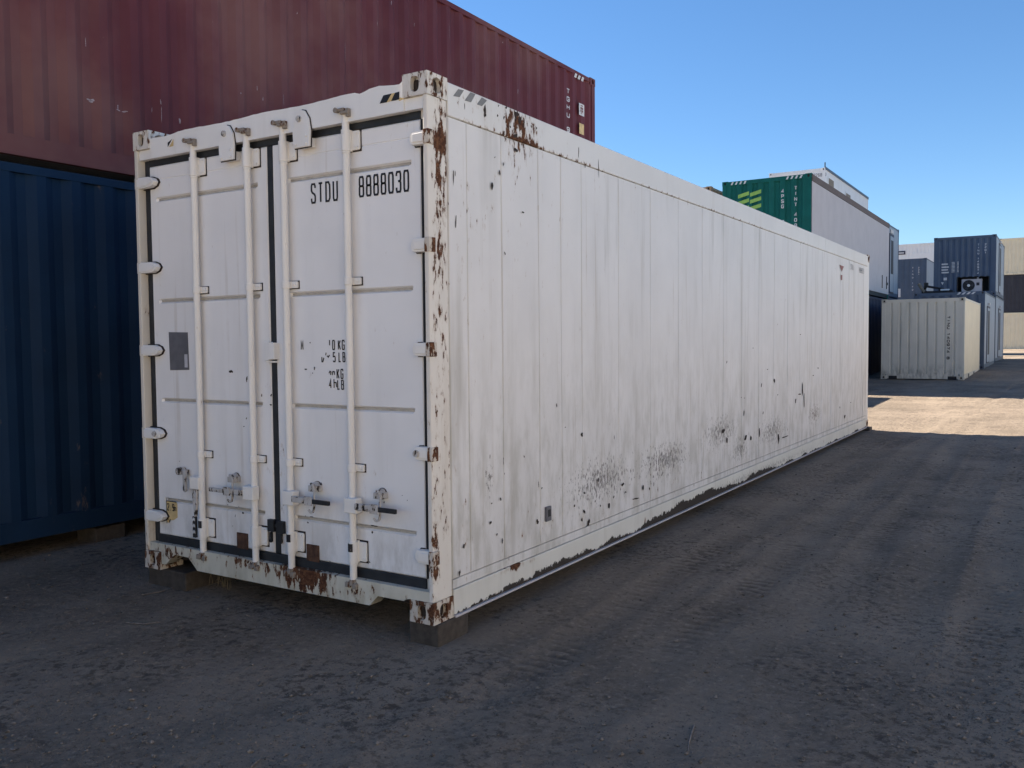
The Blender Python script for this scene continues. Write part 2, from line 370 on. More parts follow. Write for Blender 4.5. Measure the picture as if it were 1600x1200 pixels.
def container(name, label, cat, loc, dx, dy, h, mat, faces=None, group=None, rail=.11, post=.12, cast=True, matr=None, roofmat='roof', corrk=None, castmat=None, skip=()):
    """box container in x[-dx,0] y[0,dy] z[0,h]; faces: style of each wall ('corr' or 'flat' or None)"""
    t = thing(name, label, cat, loc, group); faces = faces or {}; matr = matr or mat; corrk = corrk or {}
    c = .012
    for x in (-dx, 0):
        for y in (0, dy):
            a, b = (x+c*.4, x+post) if x < 0 else (x-post, x-c*.4); d, e = (y+c*.4, y+post) if y == 0 else (y-post, y-c*.4)
            obj('corner_post', MB().box(a, b, d, e, .118, h-.118), matr, t)
            if cast:
                for z in (.059, h-.059):
                    casting(t, x+.081*(1 if x < 0 else -1), y+.089*(1 if y == 0 else -1), z, castmat or matr)
    z0, z1 = .02, h-.012
    for y in (0, dy):
        d, e = (y+.01, y+.07) if y == 0 else (y-.07, y-.01)
        obj('top_rail', MB().box(-dx+post+.045, -post-.045, d, e, z1-rail, z1), matr, t); obj('bottom_rail', MB().box(-dx+post+.045, -post-.045, d, e, z0, z0+rail*1.4), matr, t)
    for x in (-dx, 0):
        d, e = (x+.01, x+.07) if x < 0 else (x-.07, x-.01)
        obj('top_rail', MB().box(d, e, post+.062, dy-post-.062, z1-rail*.6, z1-.002), matr, t); obj('bottom_rail', MB().box(d, e, post+.062, dy-post-.062, z0+.002, z0+rail*1.4), matr, t)
    for f in ('-y', '+y', '+x', '-x'):
        if f in skip: continue
        st = faces.get(f, 'corr'); ext = dx if f[1] == 'y' else dy
        m = faces.get(f+'m', mat)
        mb = MB(); a = post-.002
        if st == 'flat': prof = [(0, 0), (ext-2*a, 0)]
        else: prof = corr(ext-2*a, .05, **corrk.get(f, {}))
        top = z1-rail*(.6 if f[1] == 'x' else 1)+.004
        corr_wall(mb, f, prof, -dx+(a if f[1] == 'y' else 0), 0-(a if f[1] == 'y' else 0), (a if f[1] == 'x' else 0), dy-(a if f[1] == 'x' else 0), z0+rail*1.4-.004, top, .016)
        obj('end_wall' if (ext < 2.6) else 'side_wall', mb, m, t)
    obj('roof', MB().box(-dx+.05, -.05, .05, dy-.05, h-.05, h-.022), roofmat, t)
    obj('floor', MB().box(-dx+.06, -.06, .06, dy-.06, .09, .15), 'roof', t)
    return t

# ------------------------------------------------------------------ ground
def vnoise(x, y, sc, seed):
    rs = np.random.RandomState(seed); tab = rs.rand(256, 256)
    X = x*sc; Y = y*sc; xi = np.floor(X).astype(int); yi = np.floor(Y).astype(int); fx = X-xi; fy = Y-yi
    fx = fx*fx*(3-2*fx); fy = fy*fy*(3-2*fy)
    t = lambda a, b: tab[a % 256, b % 256]
    return (t(xi, yi)*(1-fx)+t(xi+1, yi)*fx)*(1-fy)+(t(xi, yi+1)*(1-fx)+t(xi+1, yi+1)*fx)*fy-.5
GY = [-300, 0, 12, 21, 27.2, 33.5, 39.5, 53, 75, 600]; GZ = [-.12, -.12, -.055, .035, .16, .31, .40, .48, .58, .6]
def gbase(y): return np.interp(y, GY, GZ)
TRACKS = [(1.05, .25, 0.010), (1.55, -.15, .012), (.55, .55, .009), (2.05, .1, .010), (2.45, -.3, .009), (1.3, 1.6, .007)]
def gheight(x, y):
    z = gbase(y)
    near = np.clip(1-(y-16)/30, .0, 1)
    d = .040*vnoise(x, y, .35, 1)+.022*vnoise(x, y, 1.1, 2)+.011*vnoise(x, y, 3.1, 3)+.009*vnoise(x, y, 8, 4)+.009*vnoise(x, y, 17, 5)
    for i, (x0, bend, dep) in enumerate(TRACKS):                      # tyre ruts running up the lane
        c = x0+bend*.01*(y-4)**2*.6+.12*vnoise(y, y*0+i, .4, 20+i)
        r = np.exp(-((x-c)/.11)**2); on = np.clip(vnoise(y, y*0+3*i, .25, 40+i)*3+.75, 0, 1)
        tread = (np.sin(y*2*math.pi/.085+np.sign(x-c)*(x-c)*22) > .1)*.012*np.exp(-((x-c)/.12)**4)
        d = d-r*dep*on+on*.6*dep*np.exp(-((np.abs(x-c)-.19)/.05)**2)-tread*on*(vnoise(y, y*0+i, .8, 60+i) > .10)
    for yc, sl, a in ((6.3, -.16, .022), (9.6, -.10, .020), (4.1, .25, .010)):     # low ridges across the lane
        c = yc+sl*x+.25*vnoise(x, x*0, .7, 80); d = d+a*np.exp(-((y-c)/.16)**2)*np.clip((x-.2)*2, 0, 1)
    d = d*near*.75
    # keep flat where things stand
    k = np.clip((np.maximum(np.abs(x+1.2)-1.4, 0)**2+np.maximum(np.abs(y-6.1)-6.3, 0)**2)**.5/.25, 0, 1)
    return z+d*(.25+.75*k)
def gwear(x, y):
    s_ = np.zeros_like(x); t_ = np.zeros_like(x)
    for i, (x0, bend, dep) in enumerate(TRACKS):
        c = x0+bend*.01*(y-4)**2*.6+.12*vnoise(y, y*0+i, .4, 20+i); on = np.clip(vnoise(y, y*0+3*i, .25, 40+i)*3+.75, 0, 1)
        s_ = np.maximum(s_, np.exp(-((x-c)/.16)**4)*on*(.6+.8*vnoise(x, y, 5, 33+i)))
        sel = vnoise(y, y*0+i, .8, 60+i) > .10
        t_ = np.maximum(t_, (np.sin(y*2*math.pi/.085+np.sign(x-c)*(x-c)*22) > .35)*np.exp(-((x-c)/.11)**4)*on*sel*np.clip(.5+2*vnoise(x, y, 3, 73+i), 0, 1))
    for yc, sl, a in ((6.3, -.16, .022), (9.6, -.10, .020), (4.1, .25, .010)):
        c = yc+sl*x+.25*vnoise(x, x*0, .7, 80); s_ = np.maximum(s_, np.exp(-((y-c)/.10)**2)*np.clip((x-.2)*2, 0, 1)*(a/.022)*(.7+vnoise(x, y, 6, 90)))
    return np.clip(s_, 0, 1), np.clip(t_, 0, 1)
def spaced(lo, a, b, hi, st, grow=1.14):
    m = list(np.arange(a, b, st)); s_ = st; q = b; r = []
    while q < hi: r.append(q); s_ *= grow; q += s_
    r.append(hi); s_ = st; q = a-st; l = []
    while q > lo: l.append(q); s_ *= grow; q -= s_
    l.append(lo); return np.array(l[::-1]+m+r)
gx = spaced(-500, -4.6, 3.2, 500, .024); gy = np.concatenate([spaced(-300, -2.6, 6.5, 6.52, .024), spaced(6.6, 6.6, 13.5, 900, .045, 1.06)])
gy = np.unique(np.round(gy, 4))
XX, YY = np.meshgrid(gx, gy); ZZ = gheight(XX, YY)
gv = np.stack([XX, YY, ZZ], -1).reshape(-1, 3); nx = len(gx); ny = len(gy)
ii = (np.arange(ny-1)[:, None]*nx+np.arange(nx-1)[None]).ravel()
gf = np.stack([ii, ii+1, ii+nx+1, ii+nx], -1)
gme = bpy.data.meshes.new('ground'); gme.vertices.add(len(gv)); gme.vertices.foreach_set('co', gv.ravel().astype(np.float32))
gme.loops.add(gf.size); gme.loops.foreach_set('vertex_index', gf.ravel().astype(np.int32)); gme.polygons.add(len(gf))
gme.polygons.foreach_set('loop_start', np.arange(0, gf.size, 4, dtype=np.int32)); gme.update(); gme.validate()
gme.polygons.foreach_set('use_smooth', [True]*len(gf))
ws, wt_ = gwear(XX, YY); fa = np.clip(1-(YY-14)/10, 0, 1)
at = gme.attributes.new('wear', 'FLOAT_VECTOR', 'POINT'); at.data.foreach_set('vector', np.stack([ws*fa, wt_*fa, ws*0], -1).reshape(-1).astype(np.float32))
N = NT('packed_dirt')
atn = N.n('ShaderNodeAttribute', attribute_name='wear'); wsep = N.n('ShaderNodeSeparateXYZ'); N.put(wsep.inputs[0], atn.outputs['Vector'])
big = N.noise(.5, 5, .6); mid = N.noise(2.3, 6, .65); fine = N.noise(26, 6, .7); grit = N.noise(110, 4, .7)
c = N.mix(N.step(big, .32, .68), (.20, .161, .123), (.31, .249, .19))
c = N.mix(N.m_('MULTIPLY', N.step(mid, .52, .75), .55), c, (.35, .283, .212))
c = N.mix(N.m_('MULTIPLY', N.step(mid, .46, .28), .5), c, (.13, .104, .081))
c = N.mix(N.m_('MULTIPLY', N.step(fine, .52, .68), .7), c, (.40, .325, .25))
c = N.mix(N.m_('MULTIPLY', N.step(fine, .46, .32), .75), c, (.10, .080, .063))
c = N.mix(N.m_('MULTIPLY', N.step(grit, .58, .72), .5), c, (.07, .056, .045))
dk = N.noise(19, 7, .72, off=(3, 1, 0))
c = N.mix(N.m_('MULTIPLY', N.step(N.noise(1.1, 3, .6, (1, .22, 1), (5, 0, 0)), .5, .68), .5), c, (.34, .278, .213))
c = N.mix(N.m_('MULTIPLY', N.m_('MULTIPLY', N.step(dk, .50, .60), N.step(N.noise(1.0, 4, .6, off=(7, 7, 0)), .42, .60)), .75), c, (.075, .060, .048))
c = N.mix(N.m_('MULTIPLY', wsep.outputs[0], .40), c, (.33, .27, .205))
c = N.mix(N.m_('MULTIPLY', wsep.outputs[1], .75), c, (.085, .068, .054))
N.put(N.b.inputs['Base Color'], c); N.b.inputs['Roughness'].default_value = .95; N.b.inputs['Specular IOR Level'].default_value = .15
nn = N.bump(fine, 1.0, .03); nn = N.bump(grit, .9, .010, nn); nn = N.bump(mid, .6, .05, nn)
N.put(N.b.inputs['Normal'], nn); M['dirt'] = N.m
obj('ground', gme, 'dirt', kind='structure')
def gz(x, y): return float(gheight(np.array([float(x)]), np.array([float(y)]))[0])

# ------------------------------------------------------------------ the white refrigerated container
W, L, H = 2.438, 12.192, 2.896
hero = thing('refrigerated_container', 'long white rust-stained refrigerated shipping container with closed doors, in the foreground', 'container')
def dm(x, z, d):
    """measured on the plane y=0 -> true x,z at depth d behind it"""
    k = (d-CAM[1])/(-CAM[1]); return CAM[0]+(x-CAM[0])*k, CAM[2]+(z-CAM[2])*k
# castings
for x, sx in ((-W, 1), (0, -1)):
    for y, sy in ((0, 1), (L, -1)):
        for z in (.059, H-.059):
            casting(hero, x+.081*sx, y+.089*sy, z, 'castr' if (z < 1 or y > 1) else 'castp')
# corner posts at the door end: flange + recessed channel
obj('corner_post', MB().box(-.034, -.004, .004, .172, .118, H-.118), 'post', hero, bevel=.006)
obj('corner_post', MB().box(-W+.002, -W+.034, .004, .172, .118, H-.118), 'postl', hero, bevel=.006)
obj('post_channel', MB().box(-.088, -.036, .062, .17, .118, H-.118), 'postl', hero)
for x in (-W+.004, -.16): obj('corner_post', MB().box(x, x+.152, L-.17, L-.006, .118, H-.118), 'rail', hero)
# header with a dented top edge
top = [(-W+.16, 2.838)]
xs = np.linspace(-W+.2, -.19, 60)
for x in xs:
    z = 2.846+.014*(x+W)/W+.004*math.sin(x*9)+random.uniform(-.0015, .0015)
    z += .012*math.exp(-((x+.33)/.07)**2)-.012*math.exp(-((x+.46)/.035)**2)-.010*math.exp(-((x+2.1)/.09)**2)
    top.append((x, z))
top.append((-.165, 2.872))
obj('door_header', MB().prism([(-W+.16, 2.712), *top, (-.165, 2.712)], 1, .012, .10), 'header', hero)
obj('door_header', MB().box(-W+.036, -W+.159, .02, .1, 2.714, 2.776), 'header', hero); obj('door_header', MB().box(-.164, -.036, .02, .1, 2.714, 2.776), 'header', hero)
# sill with fork pockets
sill = [(-2.275, .175), (-2.275, .04), (-2.235, .04), (-2.14, .118), (-2.0, .116), (-1.915, .04), (-.455, .038), (-.395, .10), (-.21, .10), (-.20, .11), (-.165, .118), (-.036, .118), (-.036, .172)]
sl2 = []
for i in range(len(sill)-1): sl2.append(sill[i])
sl2.append(sill[-1])
obj('door_sill', MB().prism(sl2, 1, .010, .11), 'sill', hero)
obj('door_sill', MB().box(-W+.036, -2.277, .014, .11, .12, .175), 'sill', hero)
# rubber seals
g = MB(); g.box(-W+.078, -.088, .056, .10, 2.672, 2.716); g.box(-W+.078, -.088, .050, .10, .168, .226)
g.box(-W+.036, -2.352, .058, .10, .120, 2.713); g.box(-1.2425, -1.1985, .056, .10, .227, 2.671); g.box(-.0865, -.0765, .05, .10, .227, 2.671)
obj('door_gasket', g, 'rubber', hero, bevel=.006)
# doors with pressed horizontal grooves
GZs = [dm(0, z, .054)[1] for z in (2.437, 1.782, 1.137, .480)]
def door(x0, x1, ga, gb):
    xs = [x0, x0+.008, ga, ga+.016, gb-.016, gb, x1-.008, x1]; zs = [.227, .235]
    for gz_ in sorted(GZs): zs += [gz_-.016, gz_-.006, gz_+.006, gz_+.016]
    zs += [2.575, 2.578, 2.582, 2.585, 2.663, 2.671]
    mb = MB(); vs = []
    for z in zs:
        for i, x in enumerate(xs):
            y = .054
            if i in (0, 7) or z in (zs[0], zs[-1]): y = .062
            if 3 <= i <= 4 and any(abs(z-q) < .008 for q in GZs): y += .017
            if 1 < i < 6 and z in (2.578, 2.582): y += .003
            vs.append((x, y, z))
    n = len(xs); fs = [(j*n+i, j*n+i+1, (j+1)*n+i+1, (j+1)*n+i) for j in range(len(zs)-1) for i in range(n-1)]
    mb.add(vs, fs)
    back = len(mb.v); mb.box(x0+.001, x1-.001, .0725, .10, .228, 2.670)
    return obj('door', mb, 'door', hero)
dl = door(-2.351, -1.2435, -2.288, -1.322); dr = door(-1.1975, -.087, -1.075, -.150)
dl['label'] = 'left door leaf with a hanging broken handle'; dr['label'] = 'right door leaf with the printed serial number'
for d_, a, b in ((dl, -2.272, -1.338), (dr, -1.059, -.166)):
    for q in GZs:
        obj('groove_seal', MB().box(a, b, .0665, .0708, q-.006, q+.006), 'groove', d_)
# lock rods
RODX = [(-1.86, dl), (-1.373, dl), (-1.066, dr), (-.578, dr)]
RY = .018
def bolt(mb, x, y, z, r=.008): mb.cyl((x, y, z), (x, y-.007, z), r, r*.8, 8)
for k, (rx, dpar) in enumerate(RODX):
    rod = obj('lock_rod', MB().cyl((rx, RY, .165), (rx, RY, 2.765), .0205, n=18), 'rod', dpar, smooth=40)
    # top cam (dark, rusty claws) and its keeper
    mb = MB(); mb.cyl((rx, RY, 2.757), (rx, RY, 2.775), .024, .02, 12); mb.box(rx-.05, rx+.012, -.012, .006, 2.768, 2.786); mb.box(rx-.012, rx+.05, -.018, -.002, 2.750, 2.766); mb.cyl((rx-.044, -.02, 2.777), (rx-.044, .01, 2.777), .016, .012, 8)
    mb.box(rx+.026, rx+.046, -.012, .012, 2.735, 2.78)
    obj('rod_cam', mb, 'cam', dpar, bevel=.003)
    mb = MB(); mb.cyl((rx, RY, .150), (rx, RY, .168), .02, .024, 12); mb.box(rx-.045, rx-.01, -.006, .01, .122, .152); mb.box(rx+.008, rx+.042, -.008, .008, .118, .146); mb.cyl((rx+.03, -.012, .14), (rx+.03, .012, .14), .013, .013, 8); mb.box(rx-.014, rx+.012, -.010, .01, .135, .165)
    obj('rod_cam', mb, 'cam', dpar, bevel=.003)
    # bearing brackets top and bottom
    for z0, z1, m in ((2.555, 2.672, 'rod'), (.262, .385, 'rod')):
        mb = MB(); mb.cyl((rx, RY, z0), (rx, RY, z1), .0265, n=16); mb.box(rx-.026, rx+.022, RY, .0535, z0, z1)
        pl = [(rx+.01, z0+.006), (rx+.072, z0+.006), (rx+.078, z0+.014), (rx+.078, z1-.014), (rx+.072, z1-.006), (rx+.01, z1-.006)]
        mb.prism(pl, 1, .040, .0535)
        for zz in (z0+.022, z1-.022): bolt(mb, rx+.058, .040, zz)
        mb.cyl((rx, RY, z0-.014), (rx, RY, z0), .024, .024, 16)
        b_ = obj('rod_bracket', mb, m, dpar, bevel=.003, smooth=35)
        obj('dark_outline', MB().box(rx-.031, rx+.083, .0500, .0538, z0-.002, z1+.003), 'darkrust', b_)  # oversize dark plate added behind the hardware to draw a dark contact outline
        if z0 < 1 and k != 1:
            obj('worn_patch', MB().cyl((rx-.0015, RY-.002, z1-.058), (rx-.0015, RY-.002, z1-.012), .0262, n=14), 'wornblack', b_, smooth=40)
    # guide clamps
    for z in (1.842, .798):
        mb = MB(); mb.cyl((rx, RY, z-.021), (rx, RY, z+.021), .0255, n=16); mb.box(rx-.025, rx+.02, RY, .0535, z-.021, z+.021)
        mb.prism([(rx+.005, z-.02), (rx+.066, z-.02), (rx+.071, z-.014), (rx+.071, z+.014), (rx+.066, z+.02), (rx+.005, z+.02)], 1, .036, .0535); bolt(mb, rx+.052, .036, z)
        b_ = obj('rod_clamp', mb, 'rod', dpar, bevel=.003, smooth=35)
        obj('dark_outline', MB().box(rx-.030, rx+.076, .0500, .0538, z-.025, z+.024), 'darkrust', b_)
# handles on rods 2, 3 and 4 ; broken hanging one on rod 1
def handle(rx, dpar, side, x_end, catchx):
    z = .592
    obj('handle_hub', MB().box(rx-.03 if side > 0 else rx-.062, rx+.062 if side > 0 else rx+.03, -.022, .03, z-.042, z+.042), 'rod', dpar, bevel=.005)
    xa = rx+side*.058; mid = catchx
    mb = MB(); mb.box(min(xa, mid), max(xa, mid), -.034, -.014, z-.017, z+.019)
    h = obj('door_handle', mb, 'steel', dpar, bevel=.004)
    obj('handle_grip', MB().box(min(mid, x_end), max(mid, x_end), -.036, -.016, z-.013, z+.012), 'machine' if side > 0 else 'steel', h, bevel=.004)
    mb = MB(); t = [(catchx, z+.10), (catchx+.02, z+.088), (catchx+.03, z+.06), (catchx+.026, z+.03), (catchx+.026, z-.03), (catchx+.018, z-.062), (catchx-.006, z-.07), (catchx-.022, z-.055)]
    mb.tube([(a, -.008, b) for a, b in t], .0075, 7)
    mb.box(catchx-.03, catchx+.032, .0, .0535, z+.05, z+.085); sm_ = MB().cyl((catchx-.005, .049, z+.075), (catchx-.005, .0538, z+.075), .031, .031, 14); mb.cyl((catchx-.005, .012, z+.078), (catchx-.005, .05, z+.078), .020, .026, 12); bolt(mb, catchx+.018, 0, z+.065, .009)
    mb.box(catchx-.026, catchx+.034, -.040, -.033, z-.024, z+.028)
    k_ = obj('handle_catch', mb, 'steel', dpar, bevel=.002); obj('dark_outline', sm_, 'darkrust', k_)
handle(-.578, dr, 1, -.225, -.378); handle(-1.066, dr, 1, -.712, -.872); handle(-1.373, dl, -1, -1.728, -1.565)
mb = MB(); x1 = -1.86
mb.box(x1-.075, x1+.01, -.018, .03, .575, .655)
obj('handle_hub', mb, 'rod', dl, bevel=.005)
mb = MB(); mb.prism([(x1-.062, .572), (x1-.012, .572), (x1-.018, .47), (x1-.028, .40), (x1-.042, .395), (x1-.05, .47)], 1, -.014, .004)
h1 = obj('door_handle', mb, 'steel', dl, bevel=.003, label='handle hanging straight down')
obj('handle_grip', MB().box(x1-.060, x1-.030, -.014, .002, .262, .398), 'machine', h1, bevel=.002)
ch = MB()
for zz in (.285, .325, .365): ch.prism([(x1-.056, zz), (x1-.044, zz+.012), (x1-.034, zz+.004), (x1-.034, zz+.02), (x1-.046, zz+.028), (x1-.056, zz+.016)], 1, -.0165, -.0142)
obj('pale_chevrons', ch, 'whiteprint', h1)
mb = MB(); cx, cz = -2.045, .655
mb.cyl((cx-.03, .0, cz+.02), (cx-.03, .0535, cz+.02), .024, .026, 12); mb.prism([(cx-.03, cz+.04), (cx+.02, cz+.035), (cx+.036, cz+.005), (cx+.036, cz-.10), (cx+.022, cz-.115), (cx+.008, cz-.10), (cx+.008, cz), (cx-.03, cz)], 1, .008, .026)
mb.box(cx-.02, cx+.03, .02, .0535, cz-.0, cz+.03)
obj('handle_catch', mb, 'steel', dl, bevel=.003)
# locking plates on the header
for px_, dpar in ((-1.525, dl), (-.895, dr)):
    pl = [(px_-.062, 2.612), (px_+.062, 2.612), (px_+.068, 2.70), (px_+.056, 2.77), (px_+.026, 2.815), (px_, 2.822), (px_-.03, 2.81), (px_-.055, 2.76), (px_-.066, 2.70)]
    mb = MB().prism(pl, 1, -.008, .008); mb.box(px_-.055, px_+.055, .008, .0535, 2.612, 2.665)
    for a, b in ((-.04, 2.63), (.04, 2.63), (.042, 2.672)): bolt(mb, px_+a, -.008, b, .009)
    lp = obj('lock_plate', mb, 'header', dpar, bevel=.003)
    obj('dark_outline', MB().prism([(px_+(a-px_)*1.07, 2.71+(b-2.71)*1.05) for a, b in pl], 1, .0085, .0112), 'darkrust', lp)
    obj('plate_bolt', MB().cyl((px_-.012, -.008, 2.772), (px_-.012, -.018, 2.772), .019, .017, 14).cyl((px_-.012, -.018, 2.772), (px_-.012, -.023, 2.772), .009, .008, 6), 'steel', lp, smooth=30)
# centre clasp, black latch, rusty squares, plate, sticker
mb = MB(); mb.box(-1.262, -1.222, .02, .056, 1.398, 1.51); mb.box(-1.221, -1.172, .012, .056, 1.405, 1.505); mb.box(-1.262, -1.18, .03, .056, 1.385, 1.397)
obj('door_clasp', mb, 'header', dr, bevel=.004)
mb = MB(); mb.box(-1.282, -1.228, .03, .06, .362, .436); mb.box(-1.206, -1.148, .03, .06, .358, .432)
for x in (-1.262, -1.178): mb.box(x-.007, x+.007, .034, .052, .30, .358); mb.cyl((x, .034, .305), (x, .046, .305), .012, .012, 8)
mb.box(-1.24, -1.19, .04, .058, .39, .41)
obj('seal_latch', mb, 'rubber', dr, bevel=.003)
obj('rusty_plate', MB().box(-1.575, -1.478, .045, .0535, .222, .322), 'rust', dl, bevel=.003); obj('rusty_plate', MB().box(-.972, -.872, .045, .0535, .218, .318), 'rust', dr, bevel=.003)
a = dm(-2.120, 1.580, .054); b = dm(-1.927, 1.333, .054)
st = obj('grey_sticker', MB().prism([(a[0], a[1]), (b[0]-.006, a[1]-.004), (b[0], b[1]+.004), (a[0]+.004, b[1])], 1, .0515, .0535), 'plate', dl)
obj('label_tag', MB().box(b[0]-.042, b[0]-.012, .0502, .0512, b[1]+.02, b[1]+.105), 'silver', st)
sx, sz = dm(-2.138, .412, .054)
st = obj('height_sticker', MB().prism([(sx-.055, sz+.062), (sx+.048, sz+.062), (sx+.056, sz+.05), (sx+.056, sz-.04), (sx+.02, sz-.06), (sx-.02, sz-.066), (sx-.03, sz-.085), (sx-.05, sz-.082)], 1, .0515, .0535), 'yellow', dl)
tx = MB(); T = lambda u, v: (sx-.046+u, .0503, sz-.002+v); lettering(tx, '2.9', .05, .022, .004, .007, T)
ribs = MB(); lettering(tx, 'm', .05, .030, .004, .006, lambda u, v: (sx+.018+u, .0503, sz-.002+v))
ribbon(tx, [(0, .02), (.008, 0), (.02, .02)], .006, lambda u, v: (sx-.034+u, .0503, sz-.078+v)); ribbon(tx, [(0, 0), (0, .17)], .006, lambda u, v: (sx-.053+u, .0503, sz-.09+v)); ribbon(tx, [(0, 0), (.1, 0)], .006, lambda u, v: (sx-.053+u, .0503, sz+.062+v))
obj('sticker_print', tx, 'black', st)
# serial number and the half worn-off weights
tx = MB(); x0, z0 = dm(-.834, 2.287, .0515); lettering(tx, 'STDU', .117, .040, .0165, .0115, lambda u, v: (x0+u, .0518, z0+v+u*.0))
obj('serial_letters', tx, 'black', dr); tx = MB()
x0b, z0b = dm(-.475, 2.289, .0515); lettering(tx, '8888030', .117, .040, .0125, .0115, lambda u, v: (x0b+u, .0518, z0b+v))
obj('serial_number', tx, 'black', dr)
def wt(px_, py_, s=None, strokes=None):
    tx = MB()
    q = pix(px_, py_, 1, .0518)
    T = lambda u, v: (q[0]+u, .0518, q[2]+v)
    if s: lettering(tx, s, .058, .022, .008, .007, T)
    for st_ in strokes or (): ribbon(tx, st_, .007, T)
    obj('weight_print', tx, 'black', dr)
wt(470, 547, 'M'); wt(519, 547, '0'); wt(528, 547, 'KG'); wt(515, 545, None, [[(0, .02), (0, .05)]]); wt(484, 536, None, [[(0, 0), (.006, .004)]])
wt(529, 566, 'LB'); wt(520, 566, '5'); wt(503, 566, None, [[(0, .0), (0, .03)], [(.006, .0), (.016, .026)], [(.03, .04), (.034, .055)]]); wt(511, 564, None, [[(0, .03), (.01, .022), (.02, .034)]])
wt(526, 592, 'KG'); wt(514, 586, None, [[(0, .01), (.008, .022), (.016, .018), (.012, 0)], [(.026, 0), (.03, .02), (.042, .02), (.044, .002)]]); wt(476, 577, None, [[(0, 0), (.018, 0)]]); wt(488, 583, None, [[(0, 0), (.005, 0)]]); wt(491, 578, None, [[(0, 0), (.002, .018)]])
wt(527, 609, 'LB'); wt(514, 607, '4'); wt(522, 606, None, [[(0, 0), (0, .05)], [(0, .03), (.016, .03), (.02, .004)]])
# hazard stripes on header
hz = MB(); hy = MB()
def quad(mb, pts, yy):
    q = [pix(a, b, 1, yy) for a, b in pts]; mb.add(q, [tuple(range(len(q)))])
for p in ([(593, 162), (599, 149), (612, 146), (604, 160)], [(611, 158), (617, 145), (624, 143), (624, 155), (618, 157)]): quad(hz, p, .0100); obj('warning_stripe', hz, 'black', hero); hz = MB()
for p in ([(604, 160), (612, 146), (617, 145), (611, 158)], [(621, 154), (625, 152), (632, 154), (624, 158)], ): quad(hy, p, .0102); obj('warning_stripe', hy, 'yellow', hero); hy = MB()
quad(hz, [(262, 230), (262, 223), (269, 217)], .0100); quad(hy, [(264, 230), (271, 217), (271, 228)], .0102)
obj('warning_stripe', hz, 'black', hero); obj('warning_stripe', hy, 'yellow', hero)
# hinges
for z in (2.559, 2.006, 1.462, .912, .360):
    zr = 1.4985+(z-1.4985)*1.004
    mb = MB(); mb.prism([(-.128, zr-.012), (-.116, zr-.034), (-.03, zr-.036), (-.03, zr+.036), (-.116, zr+.034), (-.128, zr+.012)], 1, .010, .0535)
    mb.prism([(-.108, zr-.022), (-.035, zr-.024), (-.035, zr+.024), (-.108, zr+.022)], 1, .004, .010)
    h_ = obj('hinge', mb, 'rod', dr, bevel=.004)
    obj('dark_outline', MB().prism([(-.135, zr-.014), (-.120, zr-.040), (-.09, zr-.041), (-.09, zr+.040), (-.120, zr+.039), (-.135, zr+.014)], 1, .049, .0538), 'darkrust', h_)  # dark plate added to outline the hinge
    obj('hinge_lug', MB().box(-.030, .006, -.003, .052, zr-.038, zr+.038), 'castr', h_, bevel=.004)
    mb = MB(); zl = zr
    mb.prism([(-W-.003, zl-.036), (-2.30, zl-.034), (-2.262, zl-.022), (-2.243, zl), (-2.262, zl+.022), (-2.30, zl+.034), (-W-.003, zl+.036)], 1, .006, .05)
    mb.prism([(-W+.02, zl-.026), (-2.31, zl-.024), (-2.275, zl-.012), (-2.262, zl), (-2.275, zl+.012), (-2.31, zl+.024), (-W+.02, zl+.026)], 1, .001, .006)
    h_ = obj('hinge', mb, 'header', dl, bevel=.003)
    obj('dark_outline', MB().prism([(-2.40, zl-.042), (-2.298, zl-.040), (-2.257, zl-.026), (-2.236, zl), (-2.257, zl+.026), (-2.298, zl+.040), (-2.40, zl+.042)], 1, .042, .0575), 'darkrust', h_)
    if abs(z-.912) < .01:
        obj('hinge_bolt', MB().cyl((-2.30, .001, zl), (-2.30, -.008, zl), .02, .018, 12), 'steel', h_)
        obj('hinge_bolt', MB().cyl((-.105, .004, zr), (-.105, -.008, zr), .02, .018, 12), 'steel', dr)
# ---- long side: separate skin panels between rails
SE = [.178, .352, .705, 1.13, 1.42, 1.71, 2.30, 2.89, 3.49, 4.08, 4.67, 5.25, 5.84, 6.43, 7.01, 7.60, 8.19, 8.77, 9.36, 9.95, 10.53, 11.12, 11.70, 12.02]
obj('panel_backing', MB().box(-.03, -.0135, .174, 12.022, .16, 2.74), 'seal', hero)
rs = np.random.RandomState(3)
for a, b in zip(SE[:-1], SE[1:]):
    g0 = .0022 if b-a > .3 else .0015
    ys = np.array([a+g0, a+g0+.004, *np.linspace(a+.06, b-.06, 5), b-g0-.004, b-g0]) if b-a > .25 else np.array([a+g0, a+g0+.004, b-g0-.004, b-g0])
    zs = np.array([.206, .210, *np.linspace(.3, 2.62, 16), 2.696, 2.70])
    am = rs.uniform(.3, 1, 3); ph = rs.uniform(0, 6, 3); vs = []
    off = rs.uniform(-.0012, .0004)
    for z in zs:
        for y in ys:
            x = -.0035+off+.0016*am[0]*math.sin(z*1.7+ph[0]+y*2)+.0012*am[1]*math.sin(z*3.7+ph[1])+.001*am[2]*math.sin(y*9+ph[2]+z*.6)
            if y in (ys[0], ys[-1]) or z in (zs[0], zs[-1]): x = -.0125
            vs.append((x, y, z))
    n = len(ys)
    obj('side_panel', MB().add(vs, [(j*n+i, j*n+i+1, (j+1)*n+i+1, (j+1)*n+i) for j in range(len(zs)-1) for i in range(n-1)]), 'side', hero, smooth=50)
obj('top_rail', MB().box(-.05, .0005, .180, 8.942, 2.703, H-.018), 'rail', hero, bevel=.005)
obj('top_rail', MB().box(-.05, .0005, 8.946, L-.180, 2.703, H-.020), 'rail', hero, bevel=.005)
obj('kick_strip', MB().box(-.04, -.003, .180, L-.18, .153, .203), 'side', hero, bevel=.002)
